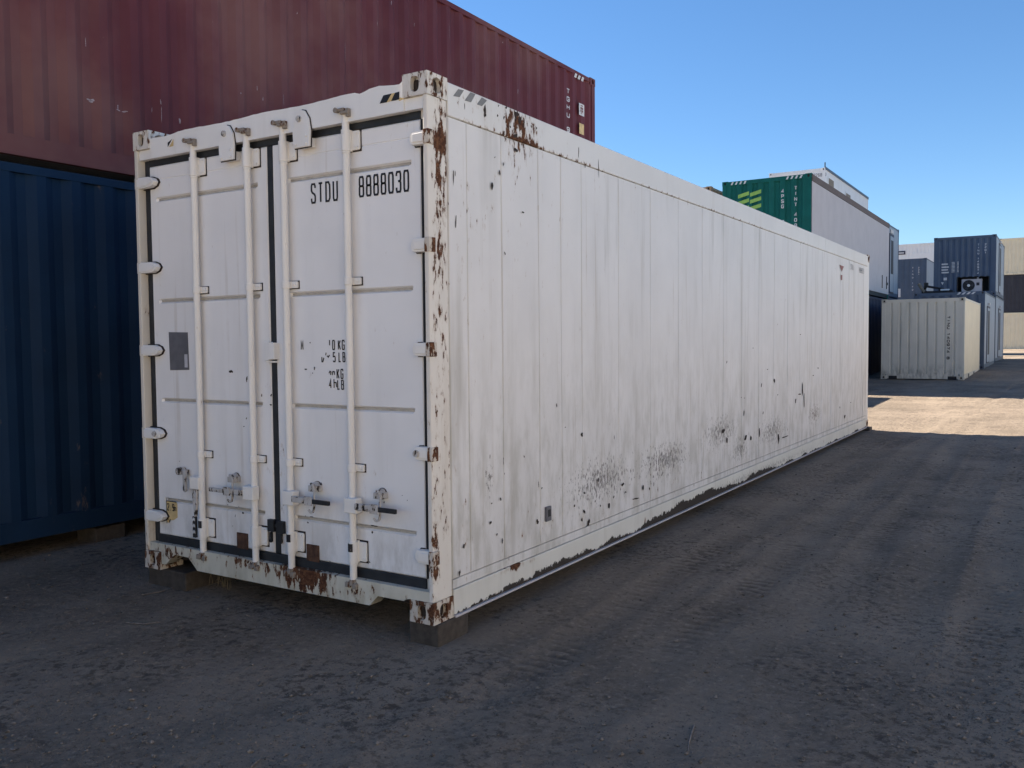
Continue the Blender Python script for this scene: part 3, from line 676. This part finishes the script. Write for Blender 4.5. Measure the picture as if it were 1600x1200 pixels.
obj('bottom_rail', MB().box(-.05, .0015, .182, L-.182, -.002+.012, .149), 'brail', hero, bevel=.005)
obj('rail_flange', MB().box(-.09, .014, .182, L-.182, -.004, .0085), 'curtain', hero, bevel=.002)
obj('side_wall', MB().box(-W+.004, -W+.04, .175, L-.175, .02, H-.02), 'side', hero)
obj('end_wall', MB().box(-W+.16, -.162, L-.06, L-.02, .05, H-.05), 'side', hero)
obj('roof', MB().box(-W+.045, -.052, .102, L-.062, H-.06, H-.03), 'rail', hero)
obj('floor', MB().box(-W+.12, -.12, .13, L-.13, .05, .14), 'darkrust', hero)
# tapes, vent box, print on the long side
tp = MB()
for p in ([(708, 150), (716, 139), (725, 141), (718, 152)], [(726, 157), (735, 144), (743, 147), (736, 160)], [(745, 163), (753, 152), (761, 157), (753, 166)]):
    q = [pix(a, b, 0, .002) for a, b in p]; tp.add(q, [(0, 1, 2, 3)])
obj('grey_tape', tp, 'greytape', hero)
q = pix(856, 803, 0, 0)
vb = obj('socket_box', MB().box(-.004, .012, q[1]-.035, q[1]+.03, q[2]-.045, q[2]+.05), 'plate', hero, bevel=.004)
obj('socket_hole', MB().box(.0125, .0135, q[1]-.018, q[1]+.016, q[2]-.015, q[2]+.03), 'rubber', vb)
tx = MB(); lettering(tx, 'STDU', .085, .035, .012, .009, lambda u, v: (.0022, 10.62+u*1.2, 2.56+v)); lettering(tx, '8888030', .085, .045, .012, .011, lambda u, v: (.0022, 11.30+u, 2.555+v))
obj('side_number', tx, 'greyprint', hero)
q = pix(1315, 419, 0, .0022); tr = MB(); tr.add([(.0022, q[1]-.14, q[2]+.04), (.0022, q[1]+.16, q[2]+.035), (.0022, q[1]+.02, q[2]-.05)], [(0, 1, 2)]); tr.add([(.0022, q[1]-.05, q[2]-.10), (.0022, q[1]+.06, q[2]-.10), (.0022, q[1]+.05, q[2]-.17), (.0022, q[1]-.04, q[2]-.18)], [(0, 1, 2, 3)])
obj('warning_mark', tr, 'redprint', hero)
# paint chips: small irregular flakes at the places the photograph shows them
def z7(l, ox, oy, k): return [(ox+a*k, oy+b*k, max(w_*k, 1.3), max(h_*k, 1.6)) for a, b, w_, h_ in l]
CH = z7([(345, 290, 18, 45), (347, 318, 22, 14), (415, 320, 8, 16), (420, 265, 10, 12), (450, 330, 9, 20), (462, 275, 12, 16), (512, 320, 16, 50), (535, 345, 24, 40), (520, 310, 40, 20), (560, 370, 8, 40), (630, 390, 6, 16), (600, 380, 5, 14), (515, 430, 22, 28), (450, 420, 10, 30), (518, 510, 18, 22), (385, 705, 12, 55), (427, 635, 7, 40), (448, 588, 7, 20), (172, 660, 6, 90), (182, 640, 5, 30), (185, 905, 8, 70), (143, 805, 5, 20), (555, 853, 14, 14), (897, 597, 6, 22), (455, 1080, 8, 16), (484, 380, 10, 14), (400, 550, 6, 10), (862, 520, 5, 60), (972, 610, 4, 110), (233, 270, 4, 30)], 660, 90, .2833)
CH += z7([(628, 358, 16, 20), (357, 460, 7, 12), (550, 323, 6, 6), (705, 570, 8, 20), (820, 590, 12, 20), (833, 627, 8, 8), (755, 690, 14, 24), (690, 670, 7, 9), (777, 650, 6, 14), (593, 690, 8, 16), (640, 720, 12, 22), (660, 770, 18, 30), (628, 755, 10, 14), (440, 608, 9, 10), (420, 765, 16, 18), (425, 590, 5, 24), (247, 660, 9, 14), (205, 680, 7, 10), (255, 855, 9, 20), (265, 540, 4, 10), (230, 825, 7, 12), (200, 770, 12, 16), (75, 880, 11, 18), (55, 1005, 8, 40), (915, 605, 8, 28), (945, 610, 5, 18), (965, 590, 5, 18), (880, 658, 30, 8), (640, 630, 14, 8), (715, 690, 5, 12), (510, 220, 5, 20), (780, 370, 4, 16), (260, 480, 4, 30)], 700, 560, .3333)
CH += z7([(480, 645, 7, 26), (448, 592, 6, 6), (380, 492, 5, 5), (662, 620, 6, 6), (685, 585, 4, 12), (602, 428, 5, 5), (612, 680, 7, 50), (598, 708, 20, 6), (338, 795, 4, 40), (325, 723, 5, 5), (340, 726, 5, 5), (427, 795, 6, 10), (496, 710, 5, 6), (410, 890, 7, 55), (478, 850, 5, 28), (242, 880, 14, 24), (258, 925, 7, 34), (257, 558, 5, 14), (810, 812, 10, 14), (838, 747, 4, 6), (787, 770, 4, 12), (530, 908, 30, 7), (345, 912, 16, 18), (370, 915, 10, 24), (420, 665, 5, 20), (620, 740, 5, 60), (500, 915, 8, 50), (580, 740, 8, 20)], 1050, 380, .3333)
mb = MB(); rc = random.Random(5)
def flake(mb, c, U, V, su, sv, rc):
    n = rc.randint(7, 10); ph = rc.uniform(0, 6); k2 = rc.uniform(.2, .45)
    r = [1+k2*math.sin(2*math.pi*i/n*2+ph)+rc.uniform(-.3, .25) for i in range(n)]
    mb.add([c+U*(su*.5*r[i]*math.cos(2*math.pi*i/n))+V*(sv*.5*r[i]*math.sin(2*math.pi*i/n)) for i in range(n)], [tuple(range(n))])
for a, b, w_, h_ in CH:
    q = Vector(pix(a, b, 0, .0016)); q2 = Vector(pix(a+w_, b, 0, .0016)); q3 = Vector(pix(a, b+h_, 0, .0016))
    flake(mb, q, Vector((0, 1, 0)), Vector((0, 0, 1)), max(.006, (q2-q).length*.8), (q3-q).length, rc)
obj('paint_chips', mb, 'darkrust', hero, kind='stuff')
mb = MB()
DC = z7([(724, 762, 30, 24), (822, 810, 10, 50), (915, 912, 12, 18), (805, 1105, 10, 8), (820, 1055, 8, 14), (975, 910, 16, 16), (972, 970, 12, 16)], 180, 390, .25)
DC += z7([(770, 520, 22, 14), (668, 465, 8, 8), (742, 478, 6, 6), (700, 608, 5, 6), (718, 540, 4, 20), (345, 175, 6, 5)], 200, 680, .2333)
DC += z7([(375, 97, 14, 26), (245, 458, 22, 14), (970, 208, 22, 26), (960, 268, 14, 20), (870, 490, 60, 14), (850, 550, 20, 20), (825, 830, 12, 14), (280, 405, 30, 8), (205, 660, 10, 8), (225, 398, 8, 14), (452, 822, 8, 14), (1130, 205, 6, 6), (1178, 250, 5, 5)], 440, 740, .1667)
for a, b, w_, h_ in DC:
    q = Vector(pix(a, b, 1, .0522)); flake(mb, q, Vector((1, 0, 0)), Vector((0, 0, 1)), w_*.0046, h_*.0034, rc)
obj('paint_chips', mb, 'darkrust', hero, kind='stuff')
# support blocks
for nm, x0, x1, y0, y1, z1, lab in (('support_block', -.185, .012, .02, .30, -.001, 'brown block under the near right corner of the white container'),
                                    ('support_block', -2.45, -2.06, .03, .33, -.001, 'dark block under the left door corner of the white container'),
                                    ('support_block', -.16, .05, L-.16, L+.09, -.001, 'small block under the far right corner of the white container')):
    zb = gz((x0+x1)/2, (y0+y1)/2)-.02
    o = obj(nm, MB().box(-(x1-x0)/2, (x1-x0)/2, -(y1-y0)/2, (y1-y0)/2, 0, z1-zb), 'block', bevel=.008); o.location = ((x0+x1)/2, (y0+y1)/2, zb)
    tag(o, lab, 'block', 'blocks under the white container')

# ------------------------------------------------------------------ red on blue stack at left
XL = -3.90; YR = -2.48
blue = container('shipping_container', 'dark blue corrugated shipping container on the ground under the maroon one', 'container', (XL, YR, -.01), W, L, 2.896, 'blue', skip=('-x', '+y', '-y'))
red = container('shipping_container', 'maroon corrugated shipping container stacked on top of the blue one', 'container', (XL, YR, 2.915), W, L, 2.93, 'red', skip=('-x',))
for y in (YR+3.2, YR+.2, YR+L-.4):
    zb = gz(XL-.2, y)-.02; lab = {0: 'dark block in the shadow under the blue container, left of the white one'}.get(0 if abs(y-YR-3.2) < .1 else 1, 'dark block under the %s end of the blue container' % ('near' if y < 0 else 'far'))
    o = obj('support_block', MB().box(-.15, .12, -.12, .15, 0, -.012-zb), 'block', bevel=.008); o.location = (XL-.16, y, zb)
    tag(o, lab, 'block', 'blocks under the blue container')
o = obj('sun_blocking_beam', MB().box(-.1, .1, 0, L-1, 0, .16), 'block', bevel=.01); o.location = (XL-W+.12, YR+.5, -.172); tag(o, 'unseen long beam added under the far edge of the blue container to block sunlight', 'timber')  # added beam, keeps sun from glowing through the gap under the container
tx = MB()
def vcol(parent_loc, tx, s, x, y, z, h, cw, step, face, sw=.02, d=.004):
    T = (lambda u, v: (d, y+u, z+v)) if face == '+x' else (lambda u, v: (x+u, -d, z+v))
    lettering(tx, s, h, cw, 0, sw, T, True, step)
def rl(px_, py_): q = pix(px_, py_, 0, XL); return q[1]-YR, q[2]-2.915
yy, zz = rl(886, 139); vcol(None, tx, 'TGHU 9', 0, yy, zz-.06, .08, .10, .125, '+x', .018, -.008)
obj('serial_number', tx, 'whiteprint', red)
yy, zz = rl(909, 162); mb = MB(); mb.add([(-.008, yy-.08, zz), (-.008, yy+.10, zz), (-.008, yy+.10, zz-.19), (-.008, yy-.08, zz-.19)], [(0, 1, 2, 3)]); p_ = obj('size_plate', mb, 'whiteprint', red)
tx = MB(); lettering(tx, '45G1', .034, .10, 0, .010, lambda u, v: (-.006, yy-.04+u, zz-.048+v), True, .043); obj('plate_print', tx, 'red', p_)
yy, zz = rl(909, 193); mb = MB(); mb.add([(-.008, yy-.07, zz), (-.008, yy+.09, zz), (-.008, yy+.09, zz-.17), (-.008, yy-.07, zz-.17)], [(0, 1, 2, 3)]); obj('yellow_sticker', mb, 'yellow', red)
# scratches on the red wall
mb = MB(); rc = random.Random(11)
for a, b, w_, h_ in z7([(490, 522, 50, 16), (475, 515, 30, 10), (630, 570, 40, 8), (660, 578, 40, 8), (628, 555, 10, 24), (460, 215, 5, 60), (838, 530, 7, 30), (842, 600, 5, 80), (950, 625, 16, 34), (1255, 485, 10, 10), (1370, 515, 8, 20), (1345, 460, 4, 40), (805, 570, 4, 30), (1478, 520, 5, 60), (1555, 65, 5, 10)], 0, 0, .3) + z7([(262, 260, 9, 70), (775, 160, 4, 70), (485, 15, 14, 20), (415, 115, 6, 20), (1050, 210, 8, 10), (1022, 300, 6, 60), (1078, 370, 5, 20), (1118, 455, 12, 30), (975, 300, 5, 30), (610, 120, 4, 20), (20, 65, 5, 10)], 460, 0, .3125):
    q = Vector(pix(a, b, 0, XL-.012)); q2 = Vector(pix(a+w_, b, 0, XL-.012)); q3 = Vector(pix(a, b+h_, 0, XL-.012))
    q = q-Vector((XL, YR, 2.915)); flake(mb, q, Vector((0, 1, 0)), Vector((0, 0, 1)), max(.004, w_*.0035), (Vector(pix(a, b+h_, 0, XL))-Vector(pix(a, b, 0, XL))).length, rc)
# flakes must hug the corrugation: drop each onto the sheet depth
PR = corr(L-2*(.12-.002), .05); ps = np.array([p[0] for p in PR])+.118; pd = np.array([p[1] for p in PR])
mb.v = [(-(.016-.003)-float(np.interp(v[1], ps, pd)), v[1], v[2]) for v in mb.v]
obj('scratches', mb, 'scratch', red, kind='stuff')
hz = MB()
yy, zz = rl(903, 121)
for k in range(3): hz.add([(-.006, yy-.12+k*.12, zz-.02), (-.006, yy-.05+k*.12, zz-.02), (-.006, yy-.01+k*.12, zz+.05), (-.006, yy-.08+k*.12, zz+.05)], [(0, 1, 2, 3)])
obj('warning_stripe', hz, 'whiteprint', red)

# ------------------------------------------------------------------ the stacks behind
WIDE = dict(pitch=.30, flat=.13, slope=.035, depth=.045)
XG, YG = -2.96, 20.6
navy = container('shipping_container', 'dark navy container at ground level under the green one, deep in shade', 'container', (XG, YG, .10), W, L, 2.896, 'navy', skip=('-x', '+y'))
green = container('shipping_container', 'green container with lime wave logo and plain grey long side, upper level', 'container', (XG, YG, 3.015), W, L, 2.896, 'green', faces={'+x': 'flat', '+xm': 'curtain'}, corrk={'-y': WIDE}, skip=('-x',))
obj('side_curtain', MB().box(.004, .02, .02, L-.01, .16, 2.68), 'curtain', green); obj('curtain_rail', MB().box(.004, .028, .02, L-.01, 2.69, 2.86), 'brownrail', green)
mb = MB()
for y in (L-1.5, L-.55): mb.box(.021, .04, y, y+.06, .35, .82)
mb.box(.021, .045, L-.52, L-.3, .5, .6); obj('curtain_latch', mb, 'machine', green)
lg = MB()
for c_ in range(2):
    for r_ in range(3):
        x = -1.99+c_*.335; z = 2.40-r_*.19+c_*.02
        lg.add([(x, .012, z), (x+.31, .012, z+.075), (x+.31, .012, z+.175), (x, .012, z+.10)], [(0, 1, 2, 3)])
obj('wave_logo', lg, 'limeprint', green)
tx = MB(); vcol(None, tx, '4PSG', -.80, 0, 2.44, .10, .075, .137, '-y', .02, -.012); vcol(None, tx, 'TINT 409101', -.45, 0, 2.49, .10, .075, .147, '-y', .02, -.012); vcol(None, tx, '11', -.80, 0, 1.30, .12, .09, .17, '-y', .028, -.012)
for z in (1.62, 1.54, 1.46): tx.add([(-1.15, .012, z), (-1.03, .012, z), (-1.03, .012, z+.05), (-1.15, .012, z+.05)], [(0, 1, 2, 3)])
tx.add([(-.84, .012, 1.66), (-.72, .012, 1.66), (-.72, .012, 1.71), (-.84, .012, 1.71)], [(0, 1, 2, 3)])
tx.add([(-1.50, .012, 1.62), (-1.38, .012, 1.62), (-1.44, .012, 1.50)], [(0, 1, 2)])
obj('serial_number', tx, 'whiteprint', green)
for c_ in green.children:
    if c_.name.startswith('bottom_rail'):
        c_.data.materials[0] = M['machine']
hz = MB()
for s_, k0 in ((-.68, 4), (-2.20, 4)):
    for k in range(k0): hz.add([(s_+k*.12, .008, 2.79), (s_+.05+k*.12, .008, 2.79), (s_+.09+k*.12, .008, 2.87), (s_+.04+k*.12, .008, 2.87)], [(0, 1, 2, 3)])
obj('warning_stripe', hz, 'whiteprint', green)
# rusty container beyond the green one's left side (top corner shows), and what carries it
tanb = container('shipping_container', 'plain navy container carrying the rusty orange one, hidden behind the white container', 'container', (-5.86, 21, .10), W, 6.058, 2.896, 'navy')
tan = container('shipping_container', 'rusty orange container peeking over the white roof left of the green one', 'container', (-5.86, 21, 3.012), W, 6.058, 2.896, 'tan')
# small store behind the white container, throwing the notch of shade on the sunny ground
hid = container('shipping_container', 'small cream store on the ground, hidden behind the far end of the white container', 'container', (-3.62, 16.9, .0), W, 2.991, 2.591, 'cream')
# office with a door behind the green one
off1b = container('office_container', 'grey office container at ground level behind the navy one', 'container', (XG-.02, YG+L+.2, .30), 2.99, W, 2.80, 'steelblue')
off1 = container('office_container', 'pale blue office with glazed door, upper level right behind the grey curtain', 'container', (XG-.02, YG+L+.2, 3.115), 2.99, W, 2.80, 'paleblue', faces={'+x': 'flat'}, matr='steelblue')
dd = obj('door', MB().box(.0, .02, .25, 1.05, .2, 2.35), 'paleblue', off1); obj('door_frame', MB().box(-.01, .012, .16, 1.14, .15, 2.45), 'navy', off1); obj('window', MB().box(.021, .026, .4, .9, .9, 2.2), 'glass', dd); obj('vent', MB().box(0, .02, .35, .95, 2.48, 2.62), 'whiteprint', off1)
# white office, third level
for z, m in ((.36, 'dark'), (3.262, 'dark')): container('shipping_container', 'dark container carrying the white rooftop office, hidden behind the green one' if z < 1 else 'dark container right under the white rooftop office, hidden behind the green one', 'container', (-6.08, 36.2, z), W, 9.9, 2.896, m)
off2 = container('office_container', 'white office with small windows on the third level, highest of all', 'container', (-6.08, 36.2, 6.165), W, 9.9, 2.75, 'offwhite', faces={'-y': 'flat', '+x': 'flat'})
for y, z0, z1 in ((.55, 1.7, 2.45), (4.2, 1.55, 2.3)):
    wn = obj('window', MB().box(-.01, .012, y, y+1.1, z0-.5, z1), 'offwhite', off2); obj('pane', MB().box(.0125, .018, y+.06, y+1.04, z0-.44, z1-.06), 'board', wn)
obj('roof_edge', MB().box(.001, .02, 0, 9.9, 2.67, 2.78), 'steelblue', off2); obj('aerial', MB().cyl((-.03, .06, 2.751), (-.03, .06, 2.98), .025, n=8), 'machine', off2)
tx = MB(); lettering(tx, 'SCSU 910268 0', .15, .075, .02, .025, lambda u, v: (-1.15+u, .011, 2.38+v)); obj('serial_number', tx, 'greyprint', off2)
lg = MB()
for a, b, c_, d_ in ((-2.25, -1.72, 2.42, 2.46), (-2.25, -1.72, 2.20, 2.24), (-2.25, -2.2, 2.24, 2.42), (-1.77, -1.72, 2.24, 2.42), (-1.97, -1.79, 2.28, 2.38)): lg.box(a, b, .008, .0155, c_, d_)
obj('logo', lg, 'navy', off2)

# the cream store and the grey offices at the right
cream = container('shipping_container', 'small cream container with corrugated front, standing alone on the sunny yard', 'container', (.17, 27.2, .17), W, 6.058, 2.591, 'cream', faces={'+x': 'flat', '+xm': 'cream2'}, matr='cream', corrk={'-y': dict(pitch=.262, flat=.19, slope=.018, depth=.035)})
tx = MB(); lettering(tx, 'TINU 140974 8', .085, .09, .02, .02, lambda u, v: (-.50+v*1.0, .012, 2.02-u), False); obj('serial_number', tx, 'black', cream)
pk = MB()
for a, b in ((-2.2, -1.95), (-.46, -.21)): pk.box(a, b, .004, .03, .008, .11)
obj('fork_pocket', pk, 'machine', cream)
pk = MB()
for y in (1.5, 3.5): pk.box(-.03, -.004, y, y+.35, .03, .15)
obj('fork_pocket', pk, 'machine', cream)
offB = container('office_container', 'grey-blue office with door right behind the small cream container', 'container', (.30, 33.42, .33), W, 6.0, 2.89, 'steelblue', faces={'+x': 'flat', '+xm': 'paleblue'})
offC = container('office_container', 'grey-blue office at ground level under the one with the air conditioner', 'container', (.30, 39.6, .42), W, 6.058, 2.896, 'steelblue', faces={'+x': 'flat', '+xm': 'paleblue'})
offD = container('office_container', 'grey-blue container with an air conditioner in its front, upper level at right', 'container', (.28, 39.6, 3.335), W, 6.058, 2.591, 'steelblue', faces={'+x': 'flat', '+xm': 'paleblue'}, skip=('-y',))
for o_, y0 in ((offB, 1.3), (offC, 2.0), (offD, 2.0)):
    dd = obj('door', MB().box(-.012, .008, y0, y0+1.3, .22, 2.3), 'paleblue', o_); obj('door_frame', MB().box(-.014, .004, y0-.12, y0+1.42, .18, 2.38), 'navy', o_); obj('window', MB().box(.0085, .014, y0+.25, y0+1.05, .5, 2.2), 'glass', dd); obj('lamp', MB().box(.0, .06, y0+.3, y0+.7, 2.42, 2.5), 'whiteprint', o_)
hz = MB()
for k in range(4): hz.add([(-.95+k*.16, .007, 2.79), (-.87+k*.16, .007, 2.79), (-.79+k*.16, .007, 2.87), (-.87+k*.16, .007, 2.87)], [(0, 1, 2, 3)])
obj('warning_stripe', hz, 'whiteprint', offB)
# front wall of D with the recess
cx0, cx1, cz1 = -1.47, -.28, .80
def cw(x0, x1, z0, z1):
    mb = MB(); pr = [(s_, d_) for s_, d_ in corr(2.198, .05, .22, .07, .04, .035)]
    ss = np.array([p[0] for p in pr]); ds = np.array([p[1] for p in pr]); a, b = x0+W-.12, x1+W-.12
    pts = [(a, float(np.interp(a, ss, ds)))]+[p for p in pr if a < p[0] < b]+[(b, float(np.interp(b, ss, ds)))]
    corr_wall(mb, '-y', pts, -W+.12, 0, 0, 6, z0, z1, .016); return mb
for a, b, c_, d_ in ((-W+.12, cx0, .16, 2.48), (cx0, cx1, cz1, 2.48), (cx1, -.12, .16, 2.48)): obj('end_wall', cw(a, b, c_, d_), 'steelblue', offD)
mb = MB(); mb.box(cx0, cx1, .75, .78, .16, cz1); mb.box(cx0-.03, cx0, .0165, .78, .16, cz1); mb.box(cx1, cx1+.03, .0165, .78, .16, cz1); mb.box(cx0, cx1, .02, .78, cz1, cz1+.03); mb.box(cx0, cx1, .06, .78, .13, .16)
obj('recess', mb, 'machine', offD)
ac = thing('air_conditioner', 'pale outdoor air conditioner unit in the recess of the grey-blue container', 'air conditioner', (.28-.93, 39.72, 3.335+.16))
obj('casing', MB().box(-.40, .40, 0, .3, 0, .56), 'curtain', ac, bevel=.015)
ring = MB(); ring.cyl((-.12, -.001, .28), (-.12, -.02, .28), .24, .235, 28); obj('fan_grille', ring, 'machine', ac)
fan = MB()
for k in range(3):
    a = k*2.094; fan.prism([(-.12+.05*math.cos(a), .28+.05*math.sin(a)), (-.12+.2*math.cos(a-.35), .28+.2*math.sin(a-.35)), (-.12+.2*math.cos(a+.35), .28+.2*math.sin(a+.35))], 1, -.028, -.021)
obj('fan_blades', fan, 'dark', ac); obj('fan_hub', MB().cyl((-.12, -.021, .28), (-.12, -.04, .28), .06, .05, 16), 'offwhite', ac); obj('badge', MB().box(.18, .30, -.006, -.001, .27, .40), 'dark', ac)
tx = MB(); vcol(None, tx, 'TINU 140974 8', -.72, 0, 2.14, .085, .07, .125, '-y', .02, -.012); vcol(None, tx, '22G1', -.45, 0, 2.14, .085, .07, .12, '-y', .02, -.012)
obj('serial_number', tx, 'whiteprint', offD); tx = MB()
for r_, z in enumerate((1.40, 1.27, 1.15, 1.03)): tx.box(-2.12, -1.86+.03*(r_ % 2), .008, .013, z-.02, z+.04)
for z in np.arange(1.05, 1.5, .06): tx.box(-1.72, -1.60, .008, .013, z-.01, z+.02); tx.box(-1.50, -1.44, .008, .013, z-.01, z+.02)
tx.box(-2.03, -1.9, .008, .013, .70, .82); tx.add([(-2.13, .012, .62), (-2.02, .012, .62), (-2.07, .012, .50)], [(0, 1, 2)])
obj('small_print', tx, 'whiteprint', offD, kind='stuff')
# scrap steel lying on the office roof behind the cream container
sc = thing('lifting_frame', 'dark steel lifting frame lying on the roof behind the small cream container', 'steel frame', (-1.55, 35.0, 3.225))
mb = MB(); mb.box(-.5, .62, 0, .12, .03, .14); mb.box(-.5, .62, .7, .82, 0, .12); mb.box(-.45, -.33, .1, .7, .05, .16); mb.box(.45, .57, .1, .7, .05, .16); obj('beam', mb, 'machine', sc)
mb = MB(); mb.cyl((-.5, .3, .1), (-.35, .1, .34), .05, n=8); mb.cyl((-.35, .1, .34), (.3, .1, .2), .045, n=8); mb.cyl((.1, .15, .2), (.6, .15, .1), .05, n=8); mb.box(-.42, -.28, .0, .2, .3, .48); obj('brace', mb, 'machine', sc)
obj('sling_arm', MB().cyl((-.62, .05, .45), (-.42, .05, .1), .06, n=8), 'board', sc); obj('pale_cover', MB().box(.18, .48, -.02, .2, .145, .2), 'offwhite', sc)
# far ones
E_ = container('shipping_container', 'slate blue container with white print, upper level between the grey curtain and the air conditioner', 'container', (-4.1, 53.3, 3.40), W, 6.058, 2.80, 'steelblue', faces={'+x': 'flat', '+xm': 'paleblue'})
container('shipping_container', 'slate container at ground level under the far slate blue one, hidden by the cream container', 'container', (-4.1, 53.3, .48), W, 6.058, 2.896, 'steelblue')
tx = MB(); vcol(None, tx, 'TINU 140', -.78, 0, 2.2, .10, .07, .19, '-y', .02, -.012); vcol(None, tx, '22G1', -.45, 0, 2.2, .09, .06, .13, '-y', .02, -.012); tx.box(-2.1, -1.8, .008, .013, .9, 1.0); tx.box(-1.65, -1.4, .008, .013, .55, 1.05); obj('serial_number', tx, 'whiteprint', E_)
for z in (.55, 3.45): container('shipping_container', 'grey container carrying the far white one, at ground level' if z < 1 else 'grey container right under the far white one', 'container', (-3.0, 75.5, z), 9.0, W, 2.896, 'dark')
F_ = container('shipping_container', 'white corrugated container with dark logo and roller shutter, far behind on the third level', 'container', (-3.0, 75.5, 6.35), 9.0, W, 2.896, 'offwhite')
obj('shutter', MB().box(-4.9, -3.2, -.006, .03, .3, 2.1), 'offwhite', F_); obj('logo', MB().box(-6.1, -5.4, -.006, .02, 2.05, 2.35), 'navy', F_); obj('logo', MB().box(-6.0, -5.5, -.009, -.0065, 2.14, 2.24), 'whiteprint', F_)
for z, m, lab in ((.55, 'cream2', 'far cream container at ground level, right edge of the yard'), (3.45, 'dark', 'far charcoal container in the middle of the cream stack at right'), (6.35, 'cream2', 'far cream container on top of the charcoal one at the right edge')):
    container('shipping_container', lab, 'container', (10.6, 75.5, z), L, W, 2.87, m)

# unseen row added right of the lane to bounce warm sunlight onto shaded walls
BOUNCE_ROW = ['bouncecream', 'bouncewhite', 'bouncecream', 'bouncewhite', 'bouncecream']; ORD = ['nearest', 'second', 'third', 'fourth', 'fifth']
for k in range(-1, 5):
    y0 = -16+12.4*k; zb = float(gbase(y0+6))
    xr = 9.2 if k < 1 else 12.0
    if k == 0: container('shipping_container', 'unseen cream container added on top of the nearest one of the bounce row right of the lane', 'container', (xr, y0, zb+.02+2.91), W, L, 2.896, 'bouncecream', skip=('+x',), group='unseen bounce-light row right of the lane')
    container('shipping_container', ('cream' if BOUNCE_ROW[k] == 'bouncecream' else 'white')+' container in the unseen bounce row added right of the lane, %s along it' % (ORD[k] if k >= 0 else 'behind the camera'), 'container', (xr, y0, zb+.02), W, L, 2.896, BOUNCE_ROW[k], skip=('+x',), group='unseen bounce-light row right of the lane')

# ------------------------------------------------------------------ loose things on the ground
rs = np.random.RandomState(12); mb = MB()
ico = [(0, 0, 1), (.9, 0, .2), (.3, .85, .25), (-.7, .55, .2), (-.7, -.55, .25), (.3, -.85, .2), (.4, .3, -.6), (-.5, 0, -.6), (.3, -.4, -.6)]
icf = [(0, 1, 2), (0, 2, 3), (0, 3, 4), (0, 4, 5), (0, 5, 1), (1, 6, 2), (2, 6, 3), (3, 6, 7), (3, 7, 4), (4, 7, 8), (4, 8, 5), (5, 8, 1), (1, 8, 6)]
pts = []
while len(pts) < 17000:
    px_, py_ = rs.uniform(-40, 1640), rs.uniform(615, 1240)
    q = pix(px_, py_, 2, -.11 if py_ > 690 else 0); x, y = q[0], q[1]
    if not (-4.2 < x < 3.2 and y < 20): continue
    if -2.6 < x < .1 and 0 < y < 12.3: continue
    dens = .22+1.1*max(0, vnoise(np.array([x]), np.array([y]), 1.4, 91)[0]+.08)+.9*math.exp(-((px_-1500)/160)**2-((py_-1080)/90)**2)+.5*math.exp(-((px_-600)/160)**2-((py_-1100)/50)**2)
    if rs.rand() > dens: continue
    pts.append((x, y))
pts = np.array(pts); zz = gheight(pts[:, 0], pts[:, 1])
for (x, y), z in zip(pts, zz):
    s_ = min(.014, .0022*(1-rs.rand())**-.42); a = rs.uniform(0, 6.28); ca, sa = math.cos(a), math.sin(a); k = rs.uniform(.6, 1.5); hgt = rs.uniform(.4, .8)
    mb.add([(x+s_*(vx*ca*k-vy*sa), y+s_*(vx*sa*k+vy*ca), z+s_*hgt*(vz+.35)) for vx, vy, vz in [(c_[0]*rs.uniform(.8, 1.2), c_[1]*rs.uniform(.8, 1.2), c_[2]) for c_ in ico]], icf)
M['stone'] = plain('gravel', (.150, .126, .103), .95, 0, .6, 28)
obj('gravel', mb, 'stone', kind='stuff')['label'] = 'small loose stones strewn over the packed dirt'
def twig(pl, r, lab):
    q = [Vector(pix(a, b, 2, -.115)) for a, b in pl]; c_ = q[0].copy(); c_.z = gz(c_.x, c_.y)
    mb = MB(); mb.tube([(p.x-c_.x, p.y-c_.y, gz(p.x, p.y)-c_.z+r*.8+.002) for p in q], r, 6, .4)
    o = obj('twig', mb, 'bark', smooth=60); o.location = c_; tag(o, lab, 'twig')
twig([(1084, 1131), (1080, 1145), (1076, 1160), (1075, 1175)], .006, 'thin pale twig on the dirt at the bottom centre')
twig([(198, 972), (225, 975), (250, 971)], .006, 'straight dry twig on the dirt in front of the left door')
twig([(222, 929), (250, 924), (275, 917)], .005, 'dry stick on the dirt beside the block under the left door corner')
twig([(392, 1200), (402, 1190), (408, 1185)], .005, 'short crooked twig at the bottom edge, left of centre')
mb = MB(); rg = random.Random(4); base = Vector(pix(345, 915, 2, -.11)); base.z = gz(base.x, base.y)
for k in range(26):
    bx, by = rg.gauss(0, .07), rg.gauss(0, .03); a = rg.uniform(0, 6.28); h_ = rg.uniform(.05, .17); ln = rg.uniform(.02, .10)
    mb.tube([(bx, by, -.01), (bx+ln*.3*math.cos(a), by+ln*.3*math.sin(a), h_*.6), (bx+ln*math.cos(a), by+ln*math.sin(a), h_)], .0014, 4, .3)
o = obj('dry_grass_tuft', mb, 'grass'); o.location = base; tag(o, 'tuft of dry grass stalks under the left door sill', 'grass tuft')
